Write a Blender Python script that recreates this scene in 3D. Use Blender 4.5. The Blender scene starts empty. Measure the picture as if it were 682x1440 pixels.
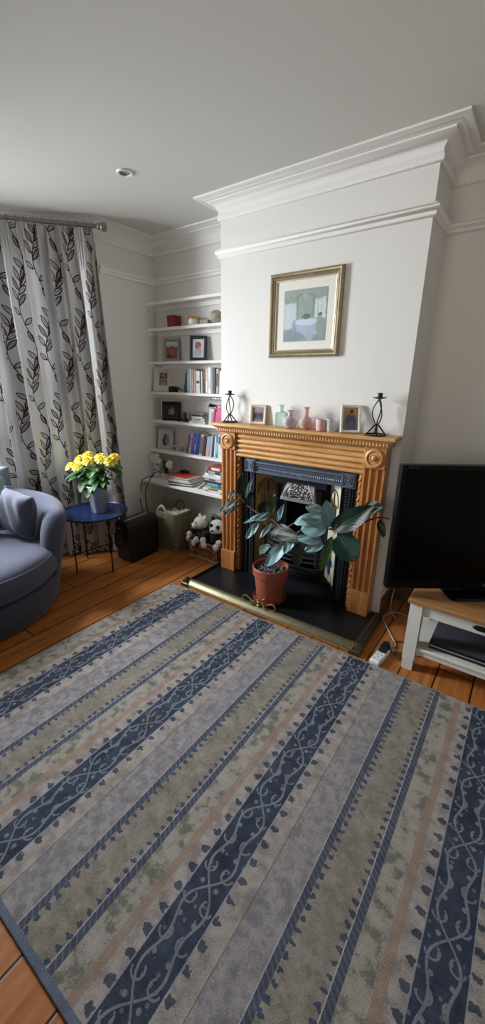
import bpy, bmesh, math, random
from mathutils import Matrix, Vector, noise as mnoise
random.seed(7)
PI = math.pi
scene = bpy.context.scene
COL = scene.collection

# ------------------------------------------------------------------ shader helpers
def lin(h):
    if isinstance(h, (tuple, list)):
        return (h[0], h[1], h[2], 1.0)
    h = h.lstrip('#')
    c = [int(h[i:i + 2], 16) / 255 for i in (0, 2, 4)]
    return tuple(((v / 12.92) if v <= .04045 else ((v + .055) / 1.055) ** 2.4) for v in c) + (1.0,)

class S:
    """a float socket with arithmetic"""
    def __init__(s, sh, sock): s.sh, s.k = sh, sock
    def _m(s, op, *a): return s.sh.math(op, s, *a)
    def __add__(s, o): return s._m('ADD', o)
    __radd__ = __add__
    def __sub__(s, o): return s._m('SUBTRACT', o)
    def __rsub__(s, o): return s.sh.math('SUBTRACT', o, s)
    def __mul__(s, o): return s._m('MULTIPLY', o)
    __rmul__ = __mul__
    def __truediv__(s, o): return s._m('DIVIDE', o)
    def __neg__(s): return s._m('MULTIPLY', -1.0)
    def abs(s): return s._m('ABSOLUTE')
    def sin(s): return s._m('SINE')
    def sq(s): return s._m('MULTIPLY', s)
    def sqrt(s): return s._m('SQRT')
    def fl(s): return s._m('FLOOR')
    def mod(s, p): return s._m('FLOORED_MODULO', p)
    def lt(s, o): return s._m('LESS_THAN', o)
    def gt(s, o): return s._m('GREATER_THAN', o)
    def max(s, o): return s._m('MAXIMUM', o)
    def min(s, o): return s._m('MINIMUM', o)
    def between(s, a, b): return s.gt(a) * s.lt(b)

class Sh:
    def __init__(s, name, color='#cccccc', rough=.6, metal=0.0, spec=None, coat=0.0):
        s.m = bpy.data.materials.new(name); s.m.use_nodes = True
        s.t = s.m.node_tree; s.b = s.t.nodes['Principled BSDF']
        s.b.inputs['Base Color'].default_value = lin(color)
        s.b.inputs['Roughness'].default_value = rough
        s.b.inputs['Metallic'].default_value = metal
        if spec is not None: s.b.inputs['Specular IOR Level'].default_value = spec
        if coat: s.b.inputs['Coat Weight'].default_value = coat; s.b.inputs['Coat Roughness'].default_value = .15
    def n(s, typ): return s.t.nodes.new(typ)
    def put(s, val, inp):
        if isinstance(val, S): s.t.links.new(val.k, inp)
        elif hasattr(val, 'is_output'): s.t.links.new(val, inp)
        else: inp.default_value = val
    def math(s, op, *a):
        n = s.n('ShaderNodeMath'); n.operation = op
        for i, v in enumerate(a): s.put(v, n.inputs[i])
        return S(s, n.outputs[0])
    def xyz(s, kind='Object'):
        n = s.n('ShaderNodeTexCoord'); x = s.n('ShaderNodeSeparateXYZ')
        s.t.links.new(n.outputs[kind], x.inputs[0]); s.vec = n.outputs[kind]
        return [S(s, o) for o in x.outputs]
    def comb(s, x, y, z=0.0):
        n = s.n('ShaderNodeCombineXYZ')
        for v, i in zip((x, y, z), n.inputs): s.put(v, i)
        return n.outputs[0]
    def noise(s, vec=None, scale=5.0, detail=3.0, rough=.5):
        n = s.n('ShaderNodeTexNoise')
        if vec is not None: s.t.links.new(vec, n.inputs['Vector'])
        n.inputs['Scale'].default_value = scale; n.inputs['Detail'].default_value = detail
        n.inputs['Roughness'].default_value = rough
        return S(s, n.outputs[0])
    def vor(s, vec=None, scale=5.0, rnd=1.0, feature='F1'):
        n = s.n('ShaderNodeTexVoronoi'); n.feature = feature
        if vec is not None: s.t.links.new(vec, n.inputs['Vector'])
        n.inputs['Scale'].default_value = scale; n.inputs['Randomness'].default_value = rnd
        return S(s, n.outputs['Distance'])
    def white(s, vec):
        n = s.n('ShaderNodeTexWhiteNoise'); s.t.links.new(vec, n.inputs['Vector']); return S(s, n.outputs['Value'])
    def ramp(s, v, lo, hi, a=0.0, b=1.0):
        n = s.n('ShaderNodeMapRange'); s.put(v, n.inputs[0])
        for i, q in enumerate((lo, hi, a, b)): n.inputs[i + 1].default_value = q
        return S(s, n.outputs[0])
    def mix(s, f, a, b, mode='MIX'):
        n = s.n('ShaderNodeMix'); n.data_type = 'RGBA'; n.blend_type = mode
        s.put(f, n.inputs[0])
        for v, i in ((a, n.inputs[6]), (b, n.inputs[7])):
            s.put(lin(v) if isinstance(v, (str, tuple)) else v, i)
        return n.outputs[2]
    def color(s, c): s.put(c, s.b.inputs['Base Color'])
    def rough(s, r): s.put(r, s.b.inputs['Roughness'])
    def bump(s, h, strength=.3, dist=.01):
        n = s.n('ShaderNodeBump'); n.inputs['Strength'].default_value = strength; n.inputs['Distance'].default_value = dist
        s.put(h, n.inputs['Height']); s.t.links.new(n.outputs[0], s.b.inputs['Normal'])

_cache = {}
def M(name, color, rough=.6, metal=0.0, nz=0.06, scale=30.0, bump=0.0, **k):
    """plain material with a little procedural mottling"""
    if name in _cache: return _cache[name]
    s = Sh(name, color, rough, metal, **k)
    s.xyz('Object'); f = s.noise(s.vec, scale, 3)
    c = lin(color)
    dark = tuple(max(0, v * (1 - 3 * nz)) for v in c[:3]); lite = tuple(min(1, v * (1 + 2 * nz)) for v in c[:3])
    s.color(s.mix(f, dark, lite))
    if bump: s.bump(f, bump, .004)
    _cache[name] = s.m
    return s.m

# ------------------------------------------------------------------ mesh helpers
class MB:
    def __init__(s, mat=None):
        s.v, s.f, s.uv, s.x, s.mi, s.cur = [], [], None, (mat or Matrix()), [], 0
    def add(s, vs, fs):
        o = len(s.v)
        s.v += [tuple(s.x @ Vector(p)) for p in vs]
        s.f += [tuple(i + o for i in q) for q in fs]
        s.mi += [s.cur] * len(fs)
        return s
    def box(s, x0, x1, y0, y1, z0, z1):
        vs = [(x, y, z) for x in (x0, x1) for y in (y0, y1) for z in (z0, z1)]
        return s.add(vs, [(0, 1, 3, 2), (4, 6, 7, 5), (0, 4, 5, 1), (2, 3, 7, 6), (0, 2, 6, 4), (1, 5, 7, 3)])
    def loft(s, rings, cap=True, closed=False):
        n = len(rings[0]); vs = [p for r in rings for p in r]; fs = []
        m = len(rings)
        for i in range(m if closed else m - 1):
            a, b = i * n, ((i + 1) % m) * n
            for j in range(n):
                k = (j + 1) % n
                fs.append((a + j, a + k, b + k, b + j))
        if cap and not closed:
            fs.append(tuple(range(n - 1, -1, -1))); fs.append(tuple(range((m - 1) * n, m * n)))
        return s.add(vs, fs)
    def prism(s, poly, a, b, axis='z'):
        def P(u, w, t): return {'z': (u, w, t), 'y': (u, t, w), 'x': (t, u, w)}[axis]
        return s.loft([[P(u, w, a) for u, w in poly], [P(u, w, b) for u, w in poly]])
    def lathe(s, prof, seg=24, c=(0, 0, 0), axis='z', cap=True):
        R = []
        for r, z in prof:
            ring = []
            for i in range(seg):
                a = 2 * PI * i / seg; u, w = r * math.cos(a), r * math.sin(a)
                p = {'z': (u, w, z), 'y': (u, -z, w), 'x': (z, u, w)}[axis]
                ring.append((p[0] + c[0], p[1] + c[1], p[2] + c[2]))
            R.append(ring)
        return s.loft(R, cap)
    def tube(s, pts, r, seg=8, closed=False):
        P = [Vector(p) for p in pts]; n = len(P)
        rs = r if isinstance(r, (list, tuple)) else [r] * n
        T = []
        for i in range(n):
            a = P[(i - 1) % n] if (closed or i > 0) else P[i]
            b = P[(i + 1) % n] if (closed or i < n - 1) else P[i]
            t = b - a
            T.append(t.normalized() if t.length > 1e-9 else Vector((0, 0, 1)))
        up = Vector((0, 0, 1)) if abs(T[0].z) < .9 else Vector((1, 0, 0))
        N = (up - T[0] * up.dot(T[0])).normalized(); R = []
        for i in range(n):
            N = (N - T[i] * N.dot(T[i])); N = N.normalized() if N.length > 1e-6 else T[i].orthogonal().normalized()
            B = T[i].cross(N)
            R.append([tuple(P[i] + (N * math.cos(2 * PI * j / seg) + B * math.sin(2 * PI * j / seg)) * rs[i]) for j in range(seg)])
        return s.loft(R, not closed, closed)
    def ell(s, c, r, rot=None, seg=16, rings=10):
        r = r if isinstance(r, (tuple, list)) else (r, r, r); rot = rot or Matrix.Identity(3); R = []
        for i in range(1, rings):
            th = PI * i / rings
            R.append([tuple(Vector(c) + rot @ Vector((r[0] * math.sin(th) * math.cos(2 * PI * j / seg), r[1] * math.sin(th) * math.sin(2 * PI * j / seg), r[2] * math.cos(th)))) for j in range(seg)])
        n = seg; vs = [p for q in R for p in q]; fs = []
        for i in range(len(R) - 1):
            for j in range(n):
                k = (j + 1) % n; fs.append((i * n + j, (i + 1) * n + j, (i + 1) * n + k, i * n + k))
        t = len(vs); vs += [tuple(Vector(c) + rot @ Vector((0, 0, r[2]))), tuple(Vector(c) - rot @ Vector((0, 0, r[2])))]
        for j in range(n):
            k = (j + 1) % n; fs.append((t, j, k)); fs.append((t + 1, (len(R) - 1) * n + k, (len(R) - 1) * n + j))
        return s.add(vs, fs)
    def grid(s, f, nu, nv, uv=None):
        """surface f(i/nu, j/nv)"""
        vs = [f(i / nu, j / nv) for i in range(nu + 1) for j in range(nv + 1)]
        fs = [(i * (nv + 1) + j, (i + 1) * (nv + 1) + j, (i + 1) * (nv + 1) + j + 1, i * (nv + 1) + j + 1) for i in range(nu) for j in range(nv)]
        if uv:
            if s.uv is None: s.uv = {}
            o = len(s.v)
            for i in range(nu + 1):
                for j in range(nv + 1): s.uv[o + i * (nv + 1) + j] = uv(i / nu, j / nv)
        return s.add(vs, fs)
    def build(s, name, mat, parent=None, label=None, smooth=True, angle=.6, bevel=0, solid=0, sub=0, kind=None, extra=()):
        me = bpy.data.meshes.new(name); me.from_pydata(s.v, [], s.f); me.update()
        bm = bmesh.new(); bm.from_mesh(me)
        if not s.uv: bmesh.ops.recalc_face_normals(bm, faces=bm.faces)
        bm.to_mesh(me); bm.free()
        if s.uv:
            L = me.uv_layers.new(name='UVMap')
            for lp in me.loops: L.data[lp.index].uv = s.uv.get(lp.vertex_index, (0, 0))
        me.materials.append(mat)
        for e in extra: me.materials.append(e)
        if extra:
            for p, i in zip(me.polygons, s.mi): p.material_index = i
        if smooth:
            for p in me.polygons: p.use_smooth = True
            me.set_sharp_from_angle(angle=angle)
        o = bpy.data.objects.new(name, me); COL.objects.link(o)
        if parent is not None: o.parent = parent
        if label: o['label'] = label
        if kind: o['kind'] = kind
        if bevel:
            b = o.modifiers.new('edge', 'BEVEL'); b.width = bevel; b.segments = 2; b.limit_method = 'ANGLE'; b.angle_limit = .7
        if solid:
            b = o.modifiers.new('thick', 'SOLIDIFY'); b.thickness = solid; b.offset = 0
        if sub:
            b = o.modifiers.new('sub', 'SUBSURF'); b.levels = sub; b.render_levels = sub
        return o

def tag(o, label, cat, group=None):
    o['label'] = label; o['category'] = cat
    if group: o['group'] = group
    return o
def thing(name, label, cat, loc=(0, 0, 0), rz=0.0, group=None, rx=0.0, ry=0.0):
    o = bpy.data.objects.new(name, None); COL.objects.link(o); o.empty_display_size = .05
    o.location = loc; o.rotation_euler = (rx, ry, rz)
    return tag(o, label, cat, group)
def struct(name, mb, mat, **k): return mb.build(name, mat, kind='structure', **k)
def dup(root, loc, rz, label, group=None):
    r = root.copy(); COL.objects.link(r); r.location = loc; r.rotation_euler = (0, 0, rz); r['label'] = label
    if group: r['group'] = group
    for ch in list(root.children):
        c = ch.copy(); COL.objects.link(c); c.parent = r
        for g in list(ch.children):
            d = g.copy(); COL.objects.link(d); d.parent = c
    return r
def T(x=0, y=0, z=0): return Matrix.Translation((x, y, z))
def Rt(a, ax): return Matrix.Rotation(a, 4, ax)
def curve_pts(P, n=8):
    """Catmull-Rom through P"""
    P = [Vector(p) for p in P]; out = []
    for i in range(len(P) - 1):
        a = P[i - 1] if i else P[i] * 2 - P[i + 1]; b, c = P[i], P[i + 1]; d = P[i + 2] if i + 2 < len(P) else c * 2 - b
        for k in range(n):
            t = k / n
            out.append(tuple(.5 * ((2 * b) + (c - a) * t + (2 * a - 5 * b + 4 * c - d) * t * t + (3 * b - a - 3 * c + d) * t ** 3)))
    out.append(tuple(P[-1])); return out

# ------------------------------------------------------------------ materials
def plaster(name, c, c2):
    s = Sh(name, c, .85, spec=.25); s.xyz('Object')
    s.color(s.mix(s.noise(s.vec, 1.3, 4), c, c2)); s.bump(s.noise(s.vec, 60, 3), .06, .004); return s.m
WALL = plaster('white wall paint', '#dfddd9', '#dad8d3')
CEIL = plaster('ceiling paint', '#d2d1cb', '#cccbc6')
TRIM = plaster('moulding paint', '#e8e7e4', '#e2e0dc')
SHELFP = plaster('shelf gloss paint', '#efeeec', '#e8e6e3')

def wood(name, dark, mid, lite, axis, rough=.42, stretch=14.0, scale=9.0):
    s = Sh(name, mid, rough); P = s.xyz('Object')
    st = [stretch] * 3; st['xyz'.index(axis)] = 1.0
    v = s.comb(*[p * k for p, k in zip(P, st)])
    a = s.noise(v, scale * .35, 5, .6); b = s.noise(v, scale * 1.6, 3)
    c = s.mix(s.ramp(a, .35, .65), dark, lite); c = s.mix(s.ramp(b, .4, .7, 0, .55), c, mid)
    s.color(c); s.bump(b, .12, .002); return s.m
PINE_X = wood('pine grain along x', '#ab733c', '#c69458', '#d2a56c', 'x')  # lighter than the upright pine: window light put into the colour
PINE_Z = wood('pine grain upright', '#975c2c', '#b37640', '#c4884f', 'z')
OAK_X = wood('oak top', '#93673f', '#a3774b', '#b08557', 'x', .4)

def floor_mat():
    s = Sh('pine floorboards', '#a86c38', .4, spec=.35); x, y, z = s.xyz('Object')
    xb = (x + .84) / .18; idx = xb.fl(); fx = xb - idx
    rnd = s.white(s.comb(idx, 3.0, 1.0))
    off = rnd * 7.0
    v = s.comb(x * 16.0 + off * 5.0, y * 1.1 + off, 0.0)
    g = s.noise(v, 2.2, 6, .62); g2 = s.noise(v, 9, 3)
    c = s.mix(s.ramp(g, .32, .68), '#8f4f22', '#c58344'); c = s.mix(s.ramp(g2, .45, .75, 0, .5), c, '#ad6a30')
    c = s.mix(rnd * .5, c, '#9c5e2a')
    # knots
    kv = s.comb(x * 5.5 + off, y * 1.9 + off * 3.0, 0.0)
    k = s.vor(kv, 1.0); c = s.mix(s.ramp(k, .05, .11, .85, 0), c, '#4a2812')
    gap = s.ramp((fx - .5).abs(), .470, .484)
    ye = ((y + off * 2.0) / 6.5); ye = (ye - ye.fl() - .5).abs(); gap = gap.max(ye.gt(.4994))
    c = s.mix(gap, c, '#23140a'); s.color(c)
    s.rough(s.ramp(g, .3, .7, .38, .55)); s.bump(g2 * .3 - gap, .35, .004); return s.m
FLOOR = floor_mat()

def rug_mat():
    s = Sh('woven striped rug', '#aaaaaa', .95, spec=.1); x, y, z = s.xyz('Object')
    P = .655; t = (x - .749 + 10 * P).mod(P).max(x.lt(-.74) * .442)
    n1 = s.noise(s.vec, 22, 4, .6); n2 = s.noise(s.vec, 9, 4, .6); nf = s.noise(s.vec, 260, 2)
    cream = s.mix(s.ramp(n1, .45, .6), '#9f9791', '#928b87')
    col = cream
    jx = s.noise(s.vec, 60, 3); jy = s.noise(s.comb(x + 3.0, y + 7.0, 0.0), 60, 3)
    def teeth(t0, d, per, ln, wid):
        yy = y + (jy - .5) * .03
        q = ((yy / per) - (yy / per).fl() - .5).abs() * per
        tt = (t - t0 + (jx - .5) * .022) * d / ln
        return tt.between(0.0, 1.0) * q.lt((1.0 - (tt * 2.0 - .7).sq() * .55) * wid)
    # lilac floral band
    lil = s.mix(s.ramp(s.noise(s.vec, 38, 4, .6), .45, .58), '#95908f', '#817e85'); col = s.mix(t.between(.138, .25), col, lil)
    # olive field
    fx = s.vor(s.vec, 26); oli = s.mix(s.ramp(n2, .42, .62), '#857e75', '#908980'); oli = s.mix(s.ramp(fx, .12, .3, .55, 0), oli, '#989388')
    oli = s.mix(s.ramp(s.noise(s.vec, 34, 2), .56, .66, 0, .5), oli, '#6b685d')
    col = s.mix(t.between(.262, .43), col, oli)
    # green floral band
    gv = s.vor(s.comb(x * 1.3, y * .8, 0.0), 21)
    gf = s.mix(s.ramp(n1, .5, .58, 0, .9), '#9a938c', '#75766d'); gf = s.mix(s.ramp(gv, .14, .24, .8, 0), gf, '#8d8c7d')
    col = s.mix(t.between(.44, .507), col, gf)
    # peach line
    col = s.mix(t.between(.51, .54), col, s.mix(n2, '#998678', '#8e8077'))
    blue, blue2 = '#353c4c', '#424a5a'
    bl = s.mix(s.ramp(n2, .35, .65), blue, blue2)
    # hatched bars
    h = (y * 1.0 + x * .8) / .022; h = (h - h.fl()).lt(.32)
    bar = s.mix(h * .55, '#4c5262', '#6f727b')
    col = s.mix(t.between(.253, .276).max(t.between(.415, .439)), col, bar)
    col = s.mix(t.between(.2495, .253).max(t.between(.4115, .415)), col, '#a9a6a6')
    col = s.mix(teeth(.277, 1.0, .034, .020, .008).max(teeth(.411, -1.0, .034, .020, .008)), col, '#4a5263')
    col = s.mix(t.between(.134, .138), col, '#77706d')
    # big leaf-shaped spikes each side of the dark band
    sp = teeth(.067, 1.0, .066, .028, .012).max(teeth(.588, -1.0, .066, .030, .013))
    col = s.mix(sp * .88, col, bl)
    # dark scroll band
    xb = (t + P / 2).mod(P) - P / 2
    inb = xb.abs().lt(.066)
    w = s.math('SINE', y * (2 * PI / .63)) + s.math('SINE', y * (6 * PI / .63)) * .42; A = .043
    v1 = (xb - w * A).abs(); v2 = (xb + w * A).abs()
    yc = (y / .105 - (y / .105).fl() - .5) * .105; sd = xb.abs() - .034
    rg = ((sd.sq() + yc.sq()).sqrt() - .020).abs() + (yc + sd * .6).gt(.010) * .03
    yd = ((y + .052) / .105); yd = (yd - yd.fl() - .5) * .105
    dots = ((sd + .006).sq() + yd.sq()).sqrt() - .0045
    dot2 = ((xb.abs() - .016).sq() * 1.6 + yc.sq()).sqrt() - .004
    vine = v1.min(v2).lt(.0042).max(rg.lt(.003)).max(dots.lt(.003)).max(dot2.lt(.003))
    lv = s.vor(s.vec, 30, .8); vine = vine.max(lv.lt(.17) * .6)
    bl = s.mix(vine * .75, bl, '#85888d')
    bl = s.mix(xb.abs().gt(.0625), bl, '#8a8f9e')
    col = s.mix(inb, col, bl)
    # bound edges
    ed = y.gt(-.522).max(y.lt(-2.303))
    col = s.mix(ed, col, s.mix(y.gt(-1.0), s.mix(n1, '#5f6879', '#6c7484'), s.mix(n1, '#7f8084', '#8b8b8d')))
    col = s.mix(.5, col, s.mix(s.ramp(nf * .5 + n1 * .5, .35, .65), '#e8e8e8', '#383838'), 'SOFT_LIGHT')
    s.color(col); s.bump(nf + n1 * .5, .35, .004); return s.m

def fabric(name, a, b, scale=300, rough=.95):
    s = Sh(name, a, rough, spec=.15); x, y, z = s.xyz('Object')
    n = s.noise(s.vec, scale, 2); w = s.noise(s.comb(x * 400.0, y * 60.0, z * 400.0), 1.0, 2)
    s.color(s.mix(s.ramp(n * .5 + w * .5, .38, .62), a, b)); s.bump(n, .25, .003)
    s.b.inputs['Sheen Weight'].default_value = .25
    return s.m

def curtain_mat():
    s = Sh('silver curtain with leaf print', '#b9b9bb', .55); u, v, _ = s.xyz('UV')
    CW, CH = .30, .64
    cu = u / CW; ci = cu.fl(); U = (cu - ci) * CW
    odd = (ci / 2.0); odd = (odd - odd.fl()).gt(.25)
    vv = v + odd * (CH * .5); cv = vv / CH; V = (cv - cv.fl()) * CH
    stem = (U - .15 - s.math('SINE', V * (2 * PI / CH)) * .05).abs()
    ink = stem.lt(.0042); fill = None
    leaves = [(.175, .03, 142, .10), (.198, .10, 30, .095), (.200, .16, 128, .12), (.198, .20, 52, .105), (.188, .235, 132, .11), (.178, .27, 55, .11),
              (.162, .30, 126, .115), (.150, .33, 62, .115), (.142, .34, 108, .12), (.105, .42, 40, .105), (.100, .49, 140, .085), (.112, .55, 60, .095)]
    for k, (lx, ly, a, L) in enumerate(leaves):
        a = math.radians(a); ca, sa = math.cos(a), math.sin(a)
        p, q = U - lx, V - ly
        e = (p * ca + q * sa) / L; f = (q * ca - p * sa).abs()
        hw = (e * (1.0 - e)) * (4 * .0185)
        inn = e.between(0.0, 1.0)
        out = inn * (f - hw + .003).abs().lt(.0044)
        ink = ink.max(out)
        if k % 3 == 2: fill = (inn * f.lt(hw)) if fill is None else fill.max(inn * f.lt(hw))
        else: ink = ink.max(inn * f.lt(.0022) * e.lt(.75))
    ink = ink.max(fill * .55)
    n = s.noise(s.comb(u * 900.0, v * 30.0, 0.0), 1.0, 2)
    base = s.mix(n, '#c6c5c5', '#d6d5d4')
    s.color(s.mix(ink, base, '#37161b')); s.rough(s.ramp(ink, 0, 1, .45, .9))
    s.b.inputs['Sheen Weight'].default_value = .2
    # some light passes through the cloth
    tr = s.n('ShaderNodeBsdfTranslucent'); mx = s.n('ShaderNodeMixShader'); mx.inputs[0].default_value = .07
    s.t.links.new(s.b.inputs['Base Color'].links[0].from_socket, tr.inputs[0])
    out = s.t.nodes['Material Output']
    s.t.links.new(s.b.outputs[0], mx.inputs[1]); s.t.links.new(tr.outputs[0], mx.inputs[2]); s.t.links.new(mx.outputs[0], out.inputs[0])
    return s.m

def leaf_mat(name, a, b, vein, rough=.28, spec=.6):
    s = Sh(name, a, rough, spec=spec); u, v, _ = s.xyz('UV')
    mid = (v - .5).abs(); side = ((u * 1.0 - mid * .9) * 95.0).sin()
    n = s.noise(s.vec, 9, 3)
    c = s.mix(n, a, b); c = s.mix(s.ramp(side, .75, 1, 0, .3), c, vein); c = s.mix(mid.lt(.022) * .75, c, vein)
    s.color(c); s.bump(side * .25 + s.ramp(mid, 0, .05), .3, .004); return s.m

def glass_mat(name, tint, rough=.05, alpha=.35, em=None):
    """tinted thin-walled glass: see-through body with a bright rim"""
    s = Sh(name, tint, rough, spec=.6)
    tr = s.n('ShaderNodeBsdfTransparent'); tr.inputs[0].default_value = tuple(c ** .35 for c in lin(tint))
    lw = s.n('ShaderNodeLayerWeight'); lw.inputs[0].default_value = .35
    f = s.ramp(S(s, lw.outputs[1]), 0, 1, alpha, .95)
    mx = s.n('ShaderNodeMixShader'); s.put(f, mx.inputs[0])
    s.t.links.new(tr.outputs[0], mx.inputs[1]); s.t.links.new(s.b.outputs[0], mx.inputs[2])
    s.t.links.new(mx.outputs[0], s.t.nodes['Material Output'].inputs[0]); return s.m

def picture_mat(name, bg, shapes, rough=.35, soft=0.12, nz=8):
    """flat picture painted from soft ellipses and boxes in 0..1 picture space (UV)"""
    s = Sh(name, bg if isinstance(bg, str) else bg[0], rough); u, v, _ = s.xyz('UV')
    n = s.noise(s.comb(u, v, 0.0), nz, 4); n2 = s.noise(s.comb(u, v, 4.0), nz, 4)
    uu = u + (n - .5) * soft; vv = v + (n2 - .5) * soft
    if isinstance(bg, str): col = s.mix(n, bg, bg)
    else: col = s.mix(s.ramp(v + (n - .5) * .3, 0, 1), bg[0], bg[1])
    for kind, cx, cy, rx, ry, c in shapes:
        if kind == 'e': f = s.ramp((((uu - cx) / rx).sq() + ((vv - cy) / ry).sq()), .65, 1.3, 1, 0)
        else: f = ((uu - cx).abs() - rx).max((vv - cy).abs() - ry); f = s.ramp(f, -.022, .022, 1, 0)
        col = s.mix(f, col, c)
    s.color(s.mix(.25, col, s.mix(n2, '#202020', '#f0f0f0'), 'SOFT_LIGHT')); return s.m

BLACK = M('black plastic', '#0c0d0f', .5, nz=.05)
GLOSSB = M('gloss black', '#050506', .12, nz=.02)
IRON = M('blackened cast iron', '#2d323b', .38, .55, nz=.12, scale=60, bump=.2)
IRONL = M('polished cast iron', '#747d8d', .36, .6, nz=.12, scale=60, bump=.2)
SOOT = M('sooty fireback', '#08080a', .9)
BRASS = M('aged brass', '#716a54', .38, .85, nz=.1, scale=20)
BRASSL = M('bright brass', '#c9ae78', .25, .9, nz=.06)
WHITEP = M('white plastic', '#dfe0e0', .4, nz=.01)
CHALK = M('chalky white furniture paint', '#d3d2cb', .55, nz=.015)
PAPER = M('paper pages', '#dcd6c8', .9, nz=.05, scale=200)
WIRE = M('black wire metal', '#1c1c1e', .4, .7)
GOLD = M('antique silver gilt', '#a8987c', .36, .7, nz=.12, scale=25)
# ------------------------------------------------------------------ camera
C = (1.3135, -2.5182, 1.5718); yaw, pitch, roll, FPX = .6214, -.3212, .0125, 558.14
fw = Vector((-math.sin(yaw) * math.cos(pitch), math.cos(yaw) * math.cos(pitch), math.sin(pitch)))
r0 = Vector((math.cos(yaw), math.sin(yaw), 0)); u0 = r0.cross(fw)
R_ = r0 * math.cos(roll) + u0 * math.sin(roll); U_ = u0 * math.cos(roll) - r0 * math.sin(roll)
cam = bpy.data.cameras.new('camera'); co = bpy.data.objects.new('camera', cam); COL.objects.link(co)
co.matrix_world = Matrix(((R_.x, U_.x, -fw.x, C[0]), (R_.y, U_.y, -fw.y, C[1]), (R_.z, U_.z, -fw.z, C[2]), (0, 0, 0, 1)))
cam.sensor_fit = 'VERTICAL'; cam.sensor_height = 36; cam.lens = FPX * 36 / 1440; cam.clip_start = .05
scene.camera = co

# ------------------------------------------------------------------ room shell
H = 2.73
XL, YB, BL, BR = -1.775, .35, -.7056, .6883
BAY0, BAY1, BAY2, BAY3 = (XL, -.24), (-2.62, -1.02), (-2.62, -2.75), (XL, -3.53)
struct('floor', MB().box(-2.85, 2.7, -4.4, .5, -.06, 0), FLOOR)
struct('ceiling', MB().box(-2.85, 2.7, -4.4, .5, H, H + .06), CEIL)
struct('wall_left', MB().box(XL - .1, XL, -.24, YB + .1, 0, H), WALL)
struct('wall_left_rear', MB().box(XL - .1, XL, -4.3, -3.53, 0, H), WALL)
struct('wall_back_left', MB().box(XL - .1, BL, YB, YB + .1, 0, H), WALL)
struct('wall_chimney', MB().box(BL, -.36, 0, YB + .1, 0, H).box(.36, BR, 0, YB + .1, 0, H).box(-.36, .36, 0, YB + .1, .915, H).box(-.36, .36, .29, YB + .1, 0, .915), WALL)
struct('wall_back_right', MB().box(BR, 2.6, YB, YB + .1, 0, H), WALL)
DIM = plaster('low bounce wall tone', '#a8a196', '#a09a8f')  # tone for the unseen walls, darkened to cut bounced light
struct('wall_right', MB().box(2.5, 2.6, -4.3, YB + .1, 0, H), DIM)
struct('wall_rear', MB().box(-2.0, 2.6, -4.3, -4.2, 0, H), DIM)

def bay_wall(name, p, q, a, b, z0, z1):
    """wall from p to q (outer face away from the room) with an opening between fractions a..b"""
    p, q = Vector((*p, 0)), Vector((*q, 0)); d = q - p; L = d.length; ang = math.atan2(d.y, d.x)
    m = MB(Matrix.Translation(p) @ Rt(ang, 'Z'))
    for x0, x1, za, zb in ((0, a * L, 0, H), (b * L, L, 0, H), (a * L, b * L, 0, z0), (a * L, b * L, z1, H)):
        m.box(x0, x1, -.12, 0, za, zb)
    struct(name, m, WALL)
    return Matrix.Translation(p) @ Rt(ang, 'Z'), a * L, b * L
WINW = M('white window gloss', '#e6e6e4', .35, nz=.01)
PANE = glass_mat('window glass', '#f4f8fa', .02, .04)
def window(name, X, x0, x1, z0, z1):
    m = MB(X); t = .05
    for a in ((x0, x1, z0, z0 + t), (x0, x1, z1 - t, z1), (x0, x0 + t, z0, z1), (x1 - t, x1, z0, z1), (x0, x1, (z0 + z1) / 2 - .03, (z0 + z1) / 2 + .03)):
        m.box(a[0], a[1], -.09, -.03, a[2], a[3])
    f = struct(name, m, WINW, bevel=.004)
    struct('sill', MB(X).box(x0 - .04, x1 + .04, -.05, .05, z0 - .03, z0), WINW, parent=f)
    struct('pane', MB(X).box(x0 + t, x1 - t, -.063, -.058, z0 + t, z1 - t), PANE, parent=f)
X1, a, b = bay_wall('wall_bay_far', BAY1, BAY0, .16, .84, .75, 2.42); window('window_1', X1, a, b, .75, 2.42)
X2, a, b = bay_wall('wall_bay_centre', BAY2, BAY1, .1, .9, .75, 2.42)
window('window_2', X2, a, a + (b - a) / 2 - .02, .75, 2.42); window('window_3', X2, a + (b - a) / 2 + .02, b, .75, 2.42)
X3, a, b = bay_wall('wall_bay_near', BAY3, BAY2, .16, .84, .75, 2.42); window('window_4', X3, a, b, .75, 2.42)

def sweep(path, prof):
    """prof = [(out, z)] kept on the right-hand side of the path, mitred at the corners"""
    m = MB(); P = [Vector(p) for p in path]; rings = []
    for i, p in enumerate(P):
        d0 = (p - P[i - 1]).normalized() if i else (P[1] - p).normalized()
        d1 = (P[i + 1] - p).normalized() if i + 1 < len(P) else d0
        n0, n1 = Vector((d0.y, -d0.x)), Vector((d1.y, -d1.x)); n = (n0 + n1).normalized(); n = n / max(.2, n.dot(n0))
        rings.append([(p.x + n.x * o, p.y + n.y * o, z) for o, z in prof])
    return m.loft(rings)
PATH = [BAY3, BAY2, BAY1, BAY0, (XL, YB), (BL, YB), (BL, 0), (BR, 0), (BR, YB), (2.5, YB), (2.5, -4.2)]
cor = [(0, H), (0, 2.605), (.012, 2.605), (.018, 2.612), (.018, 2.632), (.012, 2.642), (.012, 2.662), (.022, 2.672), (.030, 2.686), (.046, 2.698), (.066, 2.704),
       (.066, 2.712), (.084, 2.712), (.095, 2.716), (.100, 2.722), (.100, 2.716), (.118, 2.716), (.131, 2.721), (.133, H)]
struct('trim_1', sweep(PATH, cor), TRIM, angle=.9)
rail = [(0, 2.375), (.012, 2.378), (.018, 2.386), (.018, 2.398), (.030, 2.405), (.032, 2.418), (.028, 2.428), (.016, 2.432), (.014, 2.438), (0, 2.44)]
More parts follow.
